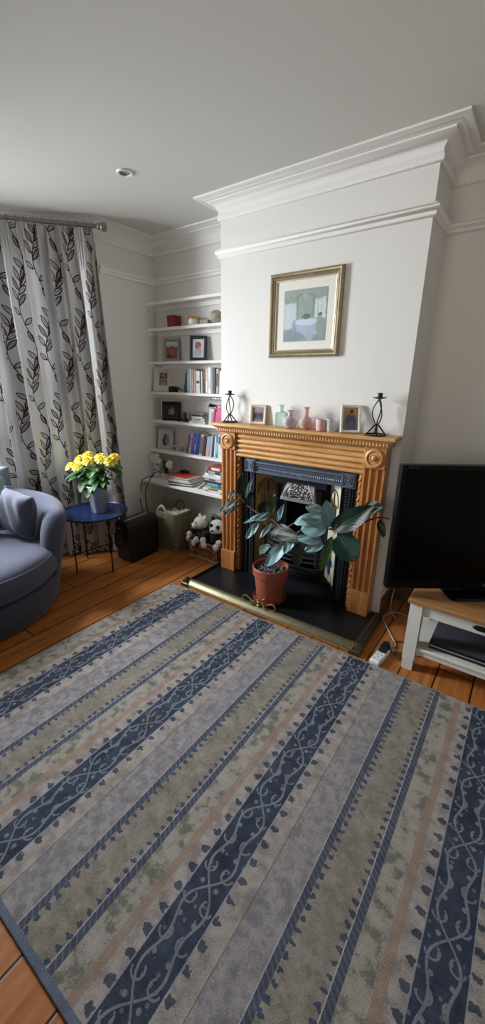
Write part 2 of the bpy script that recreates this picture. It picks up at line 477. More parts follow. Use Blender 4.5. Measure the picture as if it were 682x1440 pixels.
struct('trim_2', sweep([BAY0, (XL, YB), (BL, YB), (BL, 0), (BR, 0), (BR, YB), (2.5, YB), (2.5, -4.2)], rail), TRIM, angle=.9)
BOARD = M('dark stained skirting', '#5a4230', .5, nz=.08)
skp = [(0, 0), (.018, 0), (.018, .12), (.012, .14), (0, .145)]
struct('baseboard_right', sweep([(BR, .018), (BR, YB), (2.5, YB), (2.5, -4.2)], skp), BOARD)
struct('baseboard_left', sweep([BAY3, BAY2, BAY1, BAY0, (XL, YB), (BL, YB), (BL, .018)], skp), TRIM)
struct('baseboard_chimney', MB().box(BL - .002, -.637, -.02, 0, 0, .212), M('black painted skirting', '#0b0b0d', .6), bevel=.003)

# recessed ceiling spotlight
t = thing('ceiling_downlight', 'small round white recessed spotlight in the ceiling', 'light', (-.939, -.614, H))
MB().lathe([(.030, .004), (.030, -.004), (.034, -.008), (.044, -.009), (.048, -.004), (.048, 0), (.048, .004)], 32, cap=False).build('trim_ring', WHITEP, t)
MB().lathe([(.001, -.001), (.029, -.001), (.029, .003), (.001, .003)], 24).build('lamp', M('spot lamp glass', '#8b8d8e', .2), t, label='grey lamp face')
MB().lathe([(.023, -.0015), (.027, -.006), (.029, -.006), (.0295, 0), (.024, 0)], 24, cap=False).build('bezel', M('dark spot bezel', '#55575a', .5), t)

# ------------------------------------------------------------------ alcove shelves
SH = [2.228, 2.012, 1.726, 1.455, 1.188, .900, .617]
SF = [.235, .235, .232, .222, .212, .192, .045]
SL = ['topmost white alcove shelf, empty, below the picture rail', 'second white alcove shelf from the top, holding the red pot',
      'white alcove shelf holding two small upright photo frames', 'white alcove shelf with pale upright books and a leaning white frame',
      'white alcove shelf with the pink bag and loose papers', 'white alcove shelf with the leaning blue books', 'deep lowest white alcove shelf with magazines and the orchid']
for i in range(7):
    t = thing('wall_shelf', SL[i], 'shelf', ((XL + BL) / 2, YB, SH[i]), group='white alcove shelves')
    w = (BL - XL) / 2; d = SF[i] - YB
    MB().box(-w, w, d, 0, -.024, 0).build('board', SHELFP, t, bevel=.002)
    b = MB().box(-w, w, -.018, 0, -.062, -.0245).box(-w, -w + .018, d * .85, -.018, -.062, -.0245)
    b.build('batten', SHELFP, t)

# ------------------------------------------------------------------ rug
rm = MB()
rm.box(-.815, 2.15, -2.325, -.512, .001, .012)
rg = rm.build('rug', rug_mat(), smooth=False, bevel=.004)
tag(rg, 'large blue and beige striped rug with scrolling pattern on floorboards', 'rug')
# ------------------------------------------------------------------ hearth, fender
SLATE = M('black slate', '#101318', .38, nz=.1, scale=12, bump=.05)
h = MB().box(-.681, .681, -.4240, -.001, 0, .037).build('hearth', SLATE, bevel=.004)
tag(h, 'black slate hearth slab under the fireplace', 'hearth')

t = thing('fender', 'low brass fender round the front of the black hearth', 'fender', (0, -.455, 0))
pr = [(-.030, .001), (-.030, .024), (-.022, .028), (-.018, .034), (.012, .054), (.022, .056), (.027, .052), (.027, .001)]
MB().prism(pr, -.70, .70, 'x').build('front_rail', BRASS, t, bevel=.002)
MB().prism([(-.012, .001), (-.012, .03), (0, .034), (.026, .052), (.026, .001)], -.0005, .0005, 'x')
MB().box(-.0335, -.0305, 0, .001, .002, .02)
MB().prism([(-.0345, .002), (-.0345, .018), (-.0305, .02), (-.0305, .002)], -.69, .69, 'x').build('bright_strip', BRASSL, t, label='bright polished strip')
for sx in (-1, 1):
    q = MB()
    poly = [(sx * (.722 + a), z) for a, z in ((.0, .001), (.0, .028), (-.006, .034), (-.03, .054), (-.04, .054), (-.04, .001))]
    q.prism(poly, .0, .43, 'y').build('side_rail', M('dark brass', '#5d5846', .45, .75), t, label='darker end rail')
    c = MB(T(sx * .70, -.005, 0))
    c.loft([[(-.034, -.034, .001), (.034, -.034, .001), (.034, .034, .001), (-.034, .034, .001)], [(-.034, -.034, .03), (.034, -.034, .03), (.034, .034, .03), (-.034, .034, .03)],
            [(-.026, -.028, .036), (.026, -.028, .036), (.026, .028, .036), (-.026, .028, .036)], [(-.008, -.012, .072), (.008, -.012, .072), (.008, .012, .072), (-.008, .012, .072)]])
    c.tube([(-.028, -.033, .006), (-.006, -.024, .066), (.006, -.024, .066), (.028, -.033, .006)], .0035, 6)
    c.tube([(-.014, -.033, .008), (0, -.027, .044), (.014, -.033, .008)], .003, 6)
    c.build('corner_block', BRASS, t, angle=.5)
o = MB(T(-.02, .01, .055))
def flip(P): return [(-a, b, c) for a, b, c in P]
scr = curve_pts([(-.012, 0, .012), (-.05, 0, .016), (-.085, 0, .035), (-.115, 0, .045), (-.135, 0, .030), (-.132, 0, .004), (-.12, 0, .0)], 6)
o.tube(scr, .0055, 8); o.tube(flip(scr), .0055, 8)
for sx in (-1, 1):
    o.tube(curve_pts([(sx * .01, 0, .02), (sx * .035, -.01, .034), (sx * .05, -.014, .02), (sx * .058, -.014, 0)], 5), .005, 8)
    o.tube(curve_pts([(sx * .008, .004, .02), (sx * .028, .012, .05), (sx * .042, .014, .055)], 5), [.005] * 10 + [.007], 8)
o.ell((0, 0, .024), (.017, .015, .017)); o.lathe([(.013, .0), (.016, .004), (.009, .010)], 16)
o.ell((0, -.006, .046), (.008, .008, .010))
o.build('scroll_ornament', M('bright aged brass', '#b39a66', .3, .9), t, label='brass scroll and knob ornament')

# ------------------------------------------------------------------ cast-iron insert
t = thing('fireplace_insert', 'black cast iron fireplace insert with patterned tile panels', 'fireplace', (0, -.03, .037))
zi = .9617; wi, sq = .4439, .096
f = MB()
for z0, z1 in ((zi - sq, zi),):
    f.box(-wi + sq, wi - sq, .0, .02, z0, z1)
    f.prism([(-.012, z1 - .012), (.0, z1 - .004), (0, z1 - .03), (-.012, z1 - .024)], -wi + sq, wi - sq, 'x')
    f.prism([(-.014, z1 - .036), (.0, z1 - .030), (0, z1 - .052), (-.010, z1 - .046)], -wi + sq, wi - sq, 'x')
    f.prism([(-.012, z0 + .004), (-.0, z0 + .012), (0, z0), (-.012, z0)], -wi + sq, wi - sq, 'x')
for k in range(46):
    x = -wi + sq + (k + .5) * (2 * (wi - sq)) / 46
    f.ell((x, -.002, zi - sq + .028), (.0055, .006, .011), seg=8, rings=6)
f.build('top_frieze', IRONL, t, label='cast top strip with bead pattern', angle=.5)
for sx in (-1, 1):
    q = MB()
    def X(v): return sx * (wi - v)
    q.box(min(X(0), X(sq)), max(X(0), X(sq)), 0, .02, 0, zi - sq)
    for a, b, d in ((.006, .016, .012), (.022, .034, .014), (.082, .094, .014)):
        q.prism([(X(a), 0), (X(a + .002), -d), (X(b - .002), -d), (X(b), 0)], 0, zi - sq, 'z')
    for k in range(44):
        q.ell((X(.058), -.001, .02 + k * (zi - sq - .03) / 43), (.010, .005, .0085), seg=8, rings=6)
    q.build('side_strip', IRON, t, label='cast side strip with bead pattern', angle=.5)
    c = MB(); x0, x1 = sorted((X(-.002), X(sq + .002)))
    c.box(x0, x1, -.014, .02, zi - sq - .002, zi + .002)
    xc, zc = (x0 + x1) / 2, zi - sq / 2
    for r in (.040, .024):
        for e in ((xc - r, xc + r, zc + r - .006, zc + r), (xc - r, xc + r, zc - r, zc - r + .006), (xc - r, xc - r + .006, zc - r, zc + r), (xc + r - .006, xc + r, zc - r, zc + r)):
            c.box(e[0], e[1], -.022, -.013, e[2], e[3])
    c.box(xc - .010, xc + .010, -.021, -.013, zc - .010, zc + .010)
    c.build('corner_square', IRONL, t, label='grey cast corner square')
    # splayed tile panel
    p0, p1 = Vector((sx * .346, .004, 0)), Vector((sx * .215, .135, 0)); d = p1 - p0
    zt0, zt1 = .105, .865
    if sx < 0: tm = picture_mat('shaded art tiles', ('#8a6c45', '#a58355'), [('e', .5, .86, .42, .06, '#7d6340'), ('b', .5, .2, .06, .1, '#3a3a30'), ('e', .3, .12, .12, .03, '#4a3a26'), ('e', .6, .4, .3, .05, '#5d4a30'), ('e', .55, .3, .15, .06, '#6b3f28')], .25, .1)  # shade on the left cream tiles painted in as tan
    else: tm = picture_mat('cream art tiles', ('#b9b29c', '#d6cfb4'), [('e', .45, .2, .28, .045, '#3f5d8c'), ('e', .5, .12, .16, .06, '#4e6a90'), ('b', .5, .35, .03, .12, '#5f6a50'), ('e', .35, .55, .25, .03, '#9a8a60'), ('e', .6, .8, .2, .05, '#b5a878')], .25, .1)
    pl = MB().grid(lambda u, v: tuple(p0 + d * u + Vector((0, 0, zt0 + (zt1 - zt0) * v))), 2, 2, uv=lambda u, v: (u, v)).build('tile_panel', tm, t, label='tile panel toned tan for shade, with arch motif' if sx < 0 else 'cream tile panel with blue flower')
    mo = MB(); n = Vector((-d.y, d.x, 0)).normalized() * .0025 * (1 if sx > 0 else -1)
    n = -abs(1) * Vector((sx * d.y, -sx * d.x, 0)).normalized() * .002 if False else Vector((-sx, -1, 0)).normalized() * .003
    def Q(u, v): return tuple(p0 + d * u + n + Vector((0, 0, zt0 + (zt1 - zt0) * v)))
    arch = [(.14, .78), (.10, .80)] + [(.5 - .36 * math.cos(PI * k / 12), .83 + .10 * math.sin(PI * k / 12)) for k in range(13)] + [(.90, .80), (.86, .78)]
    mo.tube([Q(*p) for p in arch], .0035, 6)
    for st in ([(.45, .60), (.47, .74), (.5, .90)], [(.56, .6), (.56, .78), (.53, .92)], [(.30, .66), (.27, .74), (.24, .80)], [(.62, .72), (.70, .80), (.76, .83)], [(.36, .55), (.37, .70), (.36, .80)]):
        mo.tube(curve_pts([Q(*p) for p in st], 4), .003, 6)
    mo.build('tile_motif', M('dark tile line', '#3c2c1a' if sx < 0 else '#8f8560', .4), pl)
    # iron reveal behind the tile
    b0 = p1; q = MB()
    q.prism([(sx * .348, .0), (sx * .215, .136), (sx * .200, .150), (sx * .36, .15), (sx * .36, 0)], 0, .105, 'z')
    q.prism([(sx * .348, .0), (sx * .215, .136), (sx * .200, .150), (sx * .36, .15), (sx * .36, 0)], .865, .868, 'z')
    q.box(*sorted((sx * .215, sx * .135)), .13, .15, 0, .87)
    q.prism([(sx * .222, .118), (sx * .206, .124), (sx * .206, .136), (sx * .222, .134)], .10, .868, 'z')
    q.build('inner_plate', M('dark inner iron', '#14161b', .5, .4), t)
lint = MB(); lint.box(-.216, .216, .06, .075, .80, .868)
lint.build('lintel_plate', M('dark lintel iron', '#1a1d24', .45, .5), t)
# hood
def hood_mat():
    s = Sh('filigree iron hood', '#55524d', .38, .5); u, v, _ = s.xyz('UV')
    vv = s.comb(u * 11.0, v * 8.0, 0.0); w = s.vor(vv, 1.0, .75); w2 = s.vor(vv, 1.9, .8)
    r = (((u - .5) / .44).sq() + ((v - .12) / .74).sq()).sqrt(); ins = r.lt(1.0) * v.gt(.12)
    pat = ((w * 9.0).sin().gt(.1)).max((w2 * 8.0).sin().gt(.55))
    ringm = (r - 1.04).abs().lt(.05)
    c = s.mix(ins, '#86817a', s.mix(pat, '#15151a', '#a8a097')); c = s.mix(ringm, c, '#b5ada2'); s.color(c)
    s.bump(ins * pat + ringm, .6, .006); return s.m
hp = lambda u, v: (.013 + (u - .5) * (.285 - .085 * v), .018 + .075 * v - .018 * math.sin(PI * v), .690 + .165 * v)
hm = MB().grid(hp, 16, 16, uv=lambda u, v: (u, v)).build('hood', hood_mat(), t, label='grey arched hood with leafy filigree')
rim = MB(); rim.tube([hp(0, 0), hp(1, 0)], .007, 8); rim.tube([hp(0, 0), hp(0, 1)], .005, 8); rim.tube([hp(1, 0), hp(1, 1)], .005, 8)
rim.tube([hp(.5 + .46 * math.cos(PI * k / 16), .12 + .76 * math.sin(PI * k / 16)) for k in range(17)], .004, 6)
rim.build('hood_rim', IRONL, hm)
for sx in (-1, 1):
    x0 = .013 + sx * .1425
    MB().add([(x0, .018, .690), (.013 + sx * .10, .093, .855), (sx * .16, .14, .87), (sx * .18, .14, .68)], [(0, 1, 2, 3)]).build('hood_cheek', M('dark hood iron', '#1b1c21', .5, .4), t)
fb = MB(); fb.box(-.215, .215, .026, .0305, 0, .86) if False else None
fb = MB().box(-.22, .22, .022 + .26, .30, 0, .87).box(-.225, -.215, .13, .30, 0, .87).box(.215, .225, .13, .30, 0, .87).box(-.22, .22, .06, .3, .868, .872)
fb.build('fireback', SOOT, t)
# basket bars and ash pan front
q = MB()
for k, z in enumerate((.245, .285, .325, .365)):
    y = -.015 - .006 * math.sin(PI * k / 3)
    q.tube(curve_pts([(-.235, .06, z + .012), (-.20, y + .02, z), (0, y - .02, z - .004), (.20, y + .02, z), (.235, .06, z + .012)], 5), .0085, 8)
for sx in (-1, 1): q.tube([(sx * .2, .004, .22), (sx * .2, .002, .38)], .010, 8)
q.build('fire_bars', M('grate bar iron', '#3a3d45', .4, .55), t, label='curved front grate bars')
MB().prism([(.05, .24), (.20, .24), (.20, .38), (.05, .37)], -.20, .20, 'x').build('coal_bed', SOOT, t)
q = MB(); nn = 20
def apf(u, v): 
    x = (u - .5) * (.49 - .05 * (1 - v)); return (x, -.052 + .03 * (1 - v) ** 2 + .05 * abs(2 * u - 1) ** 4 - .012 * math.sin(PI * v), .095 + .115 * v)
q.grid(apf, nn, 6)
for k in range(34):
    u = (k + .5) / 34; p = apf(u, .86); q.ell((p[0], p[1] - .002, p[2]), (.0045, .004, .010), seg=6, rings=5)
q.tube([apf(k / 20, 1.0) for k in range(21)], .007, 8); q.tube([apf(k / 20, .66) for k in range(21)], .004, 6)
q.build('ash_pan_front', IRON, t, label='bowed ash pan cover with reeded edge')
MB().box(-.348, .348, .03, .05, 0, .105).build('base_plate', M('dark base iron', '#14161b', .5, .4), t)

# ------------------------------------------------------------------ pine surround
t = thing('fireplace_surround', 'pine fireplace surround with fluted legs and carved roundels', 'fireplace surround', (0, 0, .037))
Z = lambda z: z - .037
W, b = .6346, .1356
for sx in (-1, 1):
    x0, x1 = sorted((sx * W, sx * (W - b)))
    # fluted shaft
    poly = [(x0, -.001), (x1, -.001), (x1, -.088)]
    n = 3; gw = .026; gap = (b - n * gw) / (n + 1)
    for k in range(n):
        xr = x1 - gap - k * (gw + gap)
        for j in range(7):
            a = PI * j / 6; poly.append((xr - gw / 2 + gw / 2 * math.cos(a), -.088 + .017 * math.sin(a)))
    poly.append((x0, -.088))
    lg = MB().prism(poly, Z(.2122), Z(1.062), 'z').build('leg', PINE_Z, t, angle=.9)
    q = MB().box(x0 - .002, x1 + .002, -.1035, -.001, Z(.037) + .0005, Z(.2122))
    q.build('plinth', PINE_Z, lg, bevel=.003)
    q = MB().box(x0 - .001, x1 + .001, -.1014, -.001, Z(1.062), Z(1.194)); q.build('corner_block', PINE_Z, lg, bevel=.003)
    xc, zc = (x0 + x1) / 2, Z(1.127)
    q = MB(T(xc, -.1014, zc)).lathe([(.060, -.004), (.061, .003), (.055, .010), (.046, .012), (.042, .006), (.040, .002), (.034, .003), (.031, .008), (.026, .009), (.022, .004), (.019, .010), (.012, .017), (.001, .019)], 32, axis='y')
    q.build('roundel', PINE_X, lg, angle=.8)
    # rope-twist inner moulding
    xi = sx * (W - b - .014); q = MB()
    q.box(*sorted((sx * (W - b), sx * (W - b - .028))), -.062, -.034, 0.0005, Z(1.02))
    P = [(xi + .004 * math.cos(k * .9), -.064 + .004 * math.sin(k * .9), .004 + k * .0065) for k in range(150)]
    q.tube(P, [.010 + .003 * math.sin(k * 1.55) for k in range(150)], 8)
    q.build('inner_moulding', PINE_Z, t, angle=1.2)
SLIP = M('dark wooden slip', '#2a1a10', .5, nz=.08)
sl = MB()
for sx in (-1, 1): sl.box(*sorted((sx * .4705, sx * .4475)), -.034, -.001, 0, Z(1.012))
sl.box(-.4470, .4470, -.034, -.001, Z(1.003), Z(1.012))
sl.build('slip', SLIP, t, label='dark slip between pine and iron')
poly = [(-.001, Z(1.012)), (-.056, Z(1.012))]
zz = [1.012, 1.042, 1.078, 1.114, 1.150, 1.192]
for a0, a1 in zip(zz[:-1], zz[1:]):
    for j in range(1, 8):
        a = PI * j / 8; poly.append((-.066 - .020 * math.sin(a), Z(a0 + (a1 - a0) * (1 - math.cos(a)) / 2)))
    poly.append((-.064, Z(a1)))
poly.append((-.001, Z(1.192)))
MB().prism(poly, -W + b, W - b, 'x').build('frieze', PINE_X, t, label='reeded pine frieze board', angle=.8)
MB().prism([(-.001, Z(1.194)), (-.106, Z(1.194)), (-.110, Z(1.199)), (-.114, Z(1.204)), (-.122, Z(1.206)), (-.122, Z(1.2245)), (-.001, Z(1.2245))], -.645, .645, 'x').build('bed_moulding', PINE_X, t)
dn = MB(); nd = 64
for k in range(nd):
    x = -.640 + k * 1.28 / (nd - 1); dn.box(x - .0062, x + .0062, -.134, -.121, Z(1.206), Z(1.224))
for sx in (-1, 1):
    for k in range(6): y = -.118 + k * .02; dn.box(*sorted((sx * .645, sx * .657)), y, y + .012, Z(1.206), Z(1.224))
dn.build('dentil_moulding', PINE_X, t)
rings = []
for o, z in ((.0, 1.2245), (.008, 1.227), (.012, 1.233), (.022, 1.238), (.026, 1.241), (.034, 1.243), (.034, 1.2575), (.030, 1.2627)):
    rings.append([(-.656 - o, -.125 - o, Z(z)), (.656 + o, -.125 - o, Z(z)), (.656 + o, -.001, Z(z)), (-.656 - o, -.001, Z(z))])
MB().loft(rings).build('mantel_shelf', PINE_X, t, angle=.5)
# ------------------------------------------------------------------ curtain, pole
CR, CL = Vector((-1.645, -.33, 0)), Vector((-2.26, -1.04, 0))
TX, TY, TZ, TR = -1.56, -.66, .50, .275
cd = (CL - CR); CLn = cd.length; cd.normalize(); cn = Vector((-cd.y, cd.x, 0))       # cn points to the room
if cn.x < 0: cn = -cn
ZT = 2.635
NF = 9.5
def cphase(u): return 2 * PI * NF * (u + .022 * math.sin(2 * PI * u * 2.3 + .6) + .012 * math.sin(2 * PI * u * 5.1))
def cpt(u, v):
    z = .012 + (ZT - .012) * v
    ph = cphase(u) + .35 * math.sin(3.1 * (1 - v) + u * 9) * (1 - v)
    amp = .060 * min(1, .25 + u * 14) * (1 - .75 * max(0, (v - .90) / .10) ** .8) * (.8 + .35 * math.sin(u * 17.0 + 1.0))
    a = amp * (math.sin(ph) + .28 * math.sin(2 * ph + 1.3 + 2 * u))
    if v > .88: a += .009 * math.sin(2 * PI * 46 * u) * min(1, (v - .88) / .09)
    sx = u * CLn + .012 * math.sin(ph * 1.0 + .8)
    sx -= .075 * (1 - v) * (1 - u)
    p = CR + cd * sx + cn * (a + .012 * (1 - v) * math.sin(7 * u))
    if z < .62:                                   # the cloth rests against the table edge
        v_ = Vector((p.x - TX, p.y - TY, 0)); k = 1 if z < .54 else (.62 - z) / .08
        if v_.length < TR + .016: p = p + v_.normalized() * (TR + .016 - v_.length) * k
    return (p.x, p.y, z)
cm = MB(); cm.grid(cpt, 460, 90, uv=lambda u, v: (u * 2.2, v * ZT))
cu = cm.build('curtain', curtain_mat(), angle=3.1)
tag(cu, 'floor-length silver grey curtain with dark red leaf pattern', 'curtain')
t = thing('curtain_pole', 'grey metal curtain pole with knob end above the curtain', 'curtain pole', (CR.x, CR.y, 2.655))
def pp(s, dz=0): return tuple(cd * s + Vector((0, 0, dz)))
PM = M('brushed pewter pole', '#8e877c', .42, .6, nz=.06)
MB().tube([pp(-.02), pp(CLn + .05)], .014, 16).build('rod', PM, t)
ang = math.atan2(-cd.y, -cd.x)
X = Rt(ang, 'Z')
MB(X).lathe([(.014, .01), (.020, .015), (.022, .02), (.022, .028), (.018, .032), (.020, .036), (.030, .045), (.032, .06), (.028, .075), (.012, .082), (.001, .083)], 24, axis='x').build('finial', PM, t)
for k in range(16):
    s_ = .02 + k * CLn / 16
    MB(T(*pp(s_)) @ Rt(ang, 'Z')).tube([(0, .019 * math.cos(2 * PI * j / 16), .019 * math.sin(2 * PI * j / 16)) for j in range(16)], .003, 6, closed=True).build('ring', PM, t)
q = MB(); q.tube([pp(.05, 0), tuple(cd * .05 - cn * .09 + Vector((0, 0, .0))), tuple(cd * .05 - cn * .09 + Vector((0, 0, .07)))], .008, 8); q.build('bracket', PM, t)

# ------------------------------------------------------------------ swivel armchair
SX, SY = -1.70, -1.65
BLUEG = fabric('blue grey upholstery', '#444859', '#5f6376', 320)
BLUED = fabric('dark blue grey upholstery', '#3a3e4d', '#4f5464', 320)
t = thing('swivel_armchair', 'large round blue-grey fabric swivel armchair by the curtain', 'armchair', (SX, SY, 0))
MB().lathe([(.001, .002), (.56, .002), (.575, .01), (.605, .06), (.618, .14), (.620, .215), (.608, .232), (.001, .235)], 72).build('base', BLUED, t, angle=1.0)
def seat_r(a):
    return .615
q = MB(); R = []
for r, z in ((.001, .24), (.56, .24), (.605, .248), (.628, .275), (.638, .32), (.634, .37), (.612, .405), (.575, .425), (.5, .437), (.35, .447), (.15, .452), (.001, .452)):
    R.append([(r * math.cos(2 * PI * i / 72), r * math.sin(2 * PI * i / 72), z + (.012 * math.sin(3 * (2 * PI * i / 72)) if r > .4 and z > .4 else 0)) for i in range(72)])
q.loft(R, False)
sc = q.build('seat_cushion', BLUEG, t, angle=1.2)
pip = MB().tube([(.618 * math.cos(2 * PI * i / 72), .618 * math.sin(2 * PI * i / 72), .400) for i in range(72)], .006, 6, closed=True)
pip.build('piping', M('pale piping', '#6e7484', .9), sc, label='pale seat piping')
# wraparound back and arms
q = MB(); R = []; A0, A1 = 44, 262; n = 56
for i in range(n + 1):
    f = i / n; a = math.radians(A0 + (A1 - A0) * f)
    e = min(f, 1 - f) * n                      # distance from an arm end in steps
    k = min(1, e / 2.5); k = math.sqrt(max(0, 1 - (1 - k) ** 2)) * .7 + .3 if e < 2.5 else 1
    hgt = .665 + .055 * math.sin(PI * f) ** 1.0
    ro, ri = .655 + .055, .655 - .115
    prof = []
    for rr, zz in ((.628, .20), (.650, .30), (.680, .45), (.710, hgt - .10), (.716, hgt - .05), (.700, hgt - .01), (.655, hgt + .008), (.600, hgt - .008), (.560, hgt - .06), (.535, hgt - .14), (.520, .42), (.515, .24), (.53, .21)):
        mid = .615
        prof.append(((mid + (rr - mid) * k) * math.cos(a), (mid + (rr - mid) * k) * math.sin(a), .21 + (zz - .21) * (k ** .25)))
    R.append(prof)
q.loft(R); q.build('back_and_arms', BLUEG, t, angle=1.2)

def cushion(name, label, loc, rot, w, h, d, mat):
    m = MB(); nx = 18
    for sgn in (1, -1):
        def f(u, v):
            x, y = 2 * u - 1, 2 * v - 1
            p = 1 - .10 * (1 - abs(y) ** 2) * abs(x) ** 6; r = 1 - .10 * (1 - abs(x) ** 2) * abs(y) ** 6
            th = (max(0, (1 - x ** 4) * (1 - y ** 4))) ** .6
            wr = .006 * math.sin(9 * x + 5 * y) * th
            return (x * p * w / 2, sgn * (th * d / 2 + wr) , y * r * h / 2 + h / 2)
        m.grid(f, nx, nx)
    o = m.build(name, mat, angle=1.4)
    o.location = loc; o.rotation_euler = rot
    return tag(o, label, 'cushion')
cushion('scatter_cushion', 'plump blue-grey scatter cushion leaning inside the chair arm', (-1.655, -1.255, .454), (math.radians(-8), math.radians(4), math.radians(4)), .36, .33, .15, BLUEG)
cushion('scatter_cushion', 'dark slate scatter cushion at the left edge of the armchair', (-1.90, -1.47, .455), (math.radians(-8), 0, math.radians(47)), .36, .34, .13, fabric('slate cushion cloth', '#34383f', '#454a52', 320))
cushion('scatter_cushion', 'pale mint green cushion with pointed corner on the chair back', (-2.00, -1.275, .458), (math.radians(0), math.radians(-9), math.radians(40)), .39, .375, .10, fabric('mint cushion cloth', '#93b3a6', '#a5c3b6', 320))
cushion('back_cushion', 'grey bolster cushion standing behind the mint cushion', (-2.165, -1.165, .735), (0, 0, math.radians(32)), .34, .16, .12, fabric('grey bolster cloth', '#6d7180', '#828694', 320))

# ------------------------------------------------------------------ side table, vase, roses
t = thing('side_table', 'round blue tray-top side table with thin black wire legs', 'table', (TX, TY, 0))
NAVY = M('blue lacquered tray', '#1c2a52', .26, nz=.05, scale=8)
MB().lathe([(.001, TZ - .008), (TR - .008, TZ - .008), (TR - .002, TZ - .004), (TR, TZ + .008), (TR - .004, TZ + .009), (TR - .008, TZ + .001), (TR - .012, TZ - .001), (.001, TZ - .001)], 72).build('tray_top', NAVY, t, angle=.7)
a0 = math.atan2(.193, .232)
fx = [(-.15, -.15), (.15, -.15), (.15, .15), (-.15, .15)]
ca, sa = math.cos(a0), math.sin(a0); FX = [(x * ca - y * sa, x * sa + y * ca) for x, y in fx]
for x, y in FX: MB().tube([(x * 1.0, y * 1.0, 0), (x * .97, y * .97, TZ - .009)], .006, 8).build('leg', WIRE, t)
q = MB()
for i, j in ((0, 2), (1, 3)): q.tube([(*FX[i], .17 + .012 * (i == 1)), (*FX[j], .17 + .012 * (i == 1))], .0045, 8)
q.build('cross_brace', WIRE, t)
q = MB().tube([(.2 * math.cos(2 * PI * k / 40), .2 * math.sin(2 * PI * k / 40), TZ - .016) for k in range(40)], .006, 8, closed=True); q.build('rim_hoop', WIRE, t)
VX, VY = -1.525, -.635
t = thing('vase', 'tapered dull metal vase on the blue side table', 'vase', (VX, VY, TZ))
ZINC = M('dull zinc', '#b9bac0', .3, .45, nz=.14, scale=14)
MB().lathe([(.001, .001), (.055, .001), (.058, .004), (.078, .222), (.081, .226), (.078, .228), (.074, .222), (.054, .01), (.001, .01)], 40).build('vase_body', ZINC, t, angle=.7)
q = MB().lathe([(.0805, .221), (.083, .226), (.0805, .231), (.077, .226)], 40, cap=False); q.build('vase_rim', ZINC, t)
ROSE = M('yellow petals', '#f3e04c', .6, nz=.05, scale=25)
RLEAF = leaf_mat('rose leaf', '#2e5a28', '#41743a', '#5d8a4c', .4)
STEM = M('green stem', '#3d6330', .6)
def petal_rose(m, c, ax, R, seedv):
    rnd = random.Random(seedv); ax = Vector(ax).normalized(); q0 = ax.to_track_quat('Z', 'Y').to_matrix()
    for ring, (n, rr, hh, op) in enumerate(((3, .28, .62, .05), (5, .5, .60, .28), (6, .75, .52, .6), (8, 1.0, .40, 1.0))):
        for k in range(n):
            a = 2 * PI * (k + .37 * ring) / n + rnd.uniform(-.15, .15); wd = 2 * PI / n * .85
            def f(u, v):
                th = a + (u - .5) * wd * (1.15 - .1 * v)
                r = R * rr * (.35 + .65 * v ** .7 + op * .16 * v ** 3 - .10 * (2 * abs(u - .5)) ** 2)
                z = R * (hh * 1.35 * math.sin(min(1, v) * PI * .5) - op * .42 * v ** 4 + .06 * math.sin(5 * u + k) * v - .25)
                return tuple(Vector(c) + q0 @ Vector((r * math.cos(th), r * math.sin(th), z)))
            m.grid(f, 5, 5)
def blade(m, b, d, n, L, w, droop=.1, nu=8):
    b, d = Vector(b), Vector(d).normalized(); n = Vector(n); sd = d.cross(n)
    sd = sd.normalized() if sd.length > 1e-5 else d.orthogonal().normalized(); n = sd.cross(d)
    def f(u, v):
        wu = w * (4 * u * (1 - u)) ** .72 * (1.08 - .35 * u); t_ = 2 * v - 1
        return tuple(b + d * (L * u) + sd * (wu * t_) + n * (wu * .28 * abs(t_) - droop * L * u * u))
    m.grid(f, nu, 4, uv=lambda u, v: (u, v))
blooms = [((-1.735, -.73, .875), .060, 'lowest yellow rose at the far left of the bouquet'), ((-1.665, -.66, .925), .060, 'yellow rose second from the left in the bouquet'),
          ((-1.600, -.61, .985), .058, 'topmost yellow rose at the upper left of the bouquet'), ((-1.575, -.755, .885), .060, 'yellow rose low in the middle front of the bouquet'),
          ((-1.475, -.70, .940), .062, 'large central yellow rose above the vase'), ((-1.420, -.60, .985), .056, 'small yellow rose at the back centre of the bouquet'),
          ((-1.365, -.63, .945), .058, 'yellow rose right of the centre of the bouquet'), ((-1.285, -.59, .955), .062, 'yellow rose at the far right of the bouquet'),
          ((-1.275, -.545, .985), .050, 'half hidden yellow rose behind the far right bloom')]
for i, (p, R, lb) in enumerate(blooms):
    p = (VX + (p[0] - VX - .045) * .88, VY + (p[1] - VY) * .8, p[2] + .015 * math.sin(i * 2.3)); R *= .80
    bx, by = VX + .03 * math.cos(i * 2.4), VY + .03 * math.sin(i * 2.4); base = (bx, by, TZ + .05)
    t = thing('rose', lb, 'rose', base, group='yellow roses in the metal vase')
    L = Vector(p) - Vector(base); ax = (L.normalized() + Vector((.35, -.45, .35))).normalized()
    mid = Vector((L.x * .28, L.y * .28, L.z * .52))
    P = curve_pts([(0, 0, 0), tuple(mid), tuple(L)], 6)
    MB().tube(P, .0035, 6).build('stem', STEM, t)
    m = MB(); petal_rose(m, tuple(L), tuple(ax), R, i); m.build('bloom', ROSE, t, angle=3.1)
    rr = random.Random(i + 50)
    for k in range(7):
        f = .50 + .065 * k; pnt = Vector(P[min(12, int(f * 12))])
        a = rr.uniform(0, 2 * PI); d = Vector((math.cos(a) + L.x * 3.0, math.sin(a) * .8 + L.y * 1.5 - .25, rr.uniform(-.5, .2)))
        m = MB(); blade(m, pnt, d, (0, -.2, 1), rr.uniform(.10, .145), rr.uniform(.030, .042), rr.uniform(.1, .45)); m.build('leaf', RLEAF, t)

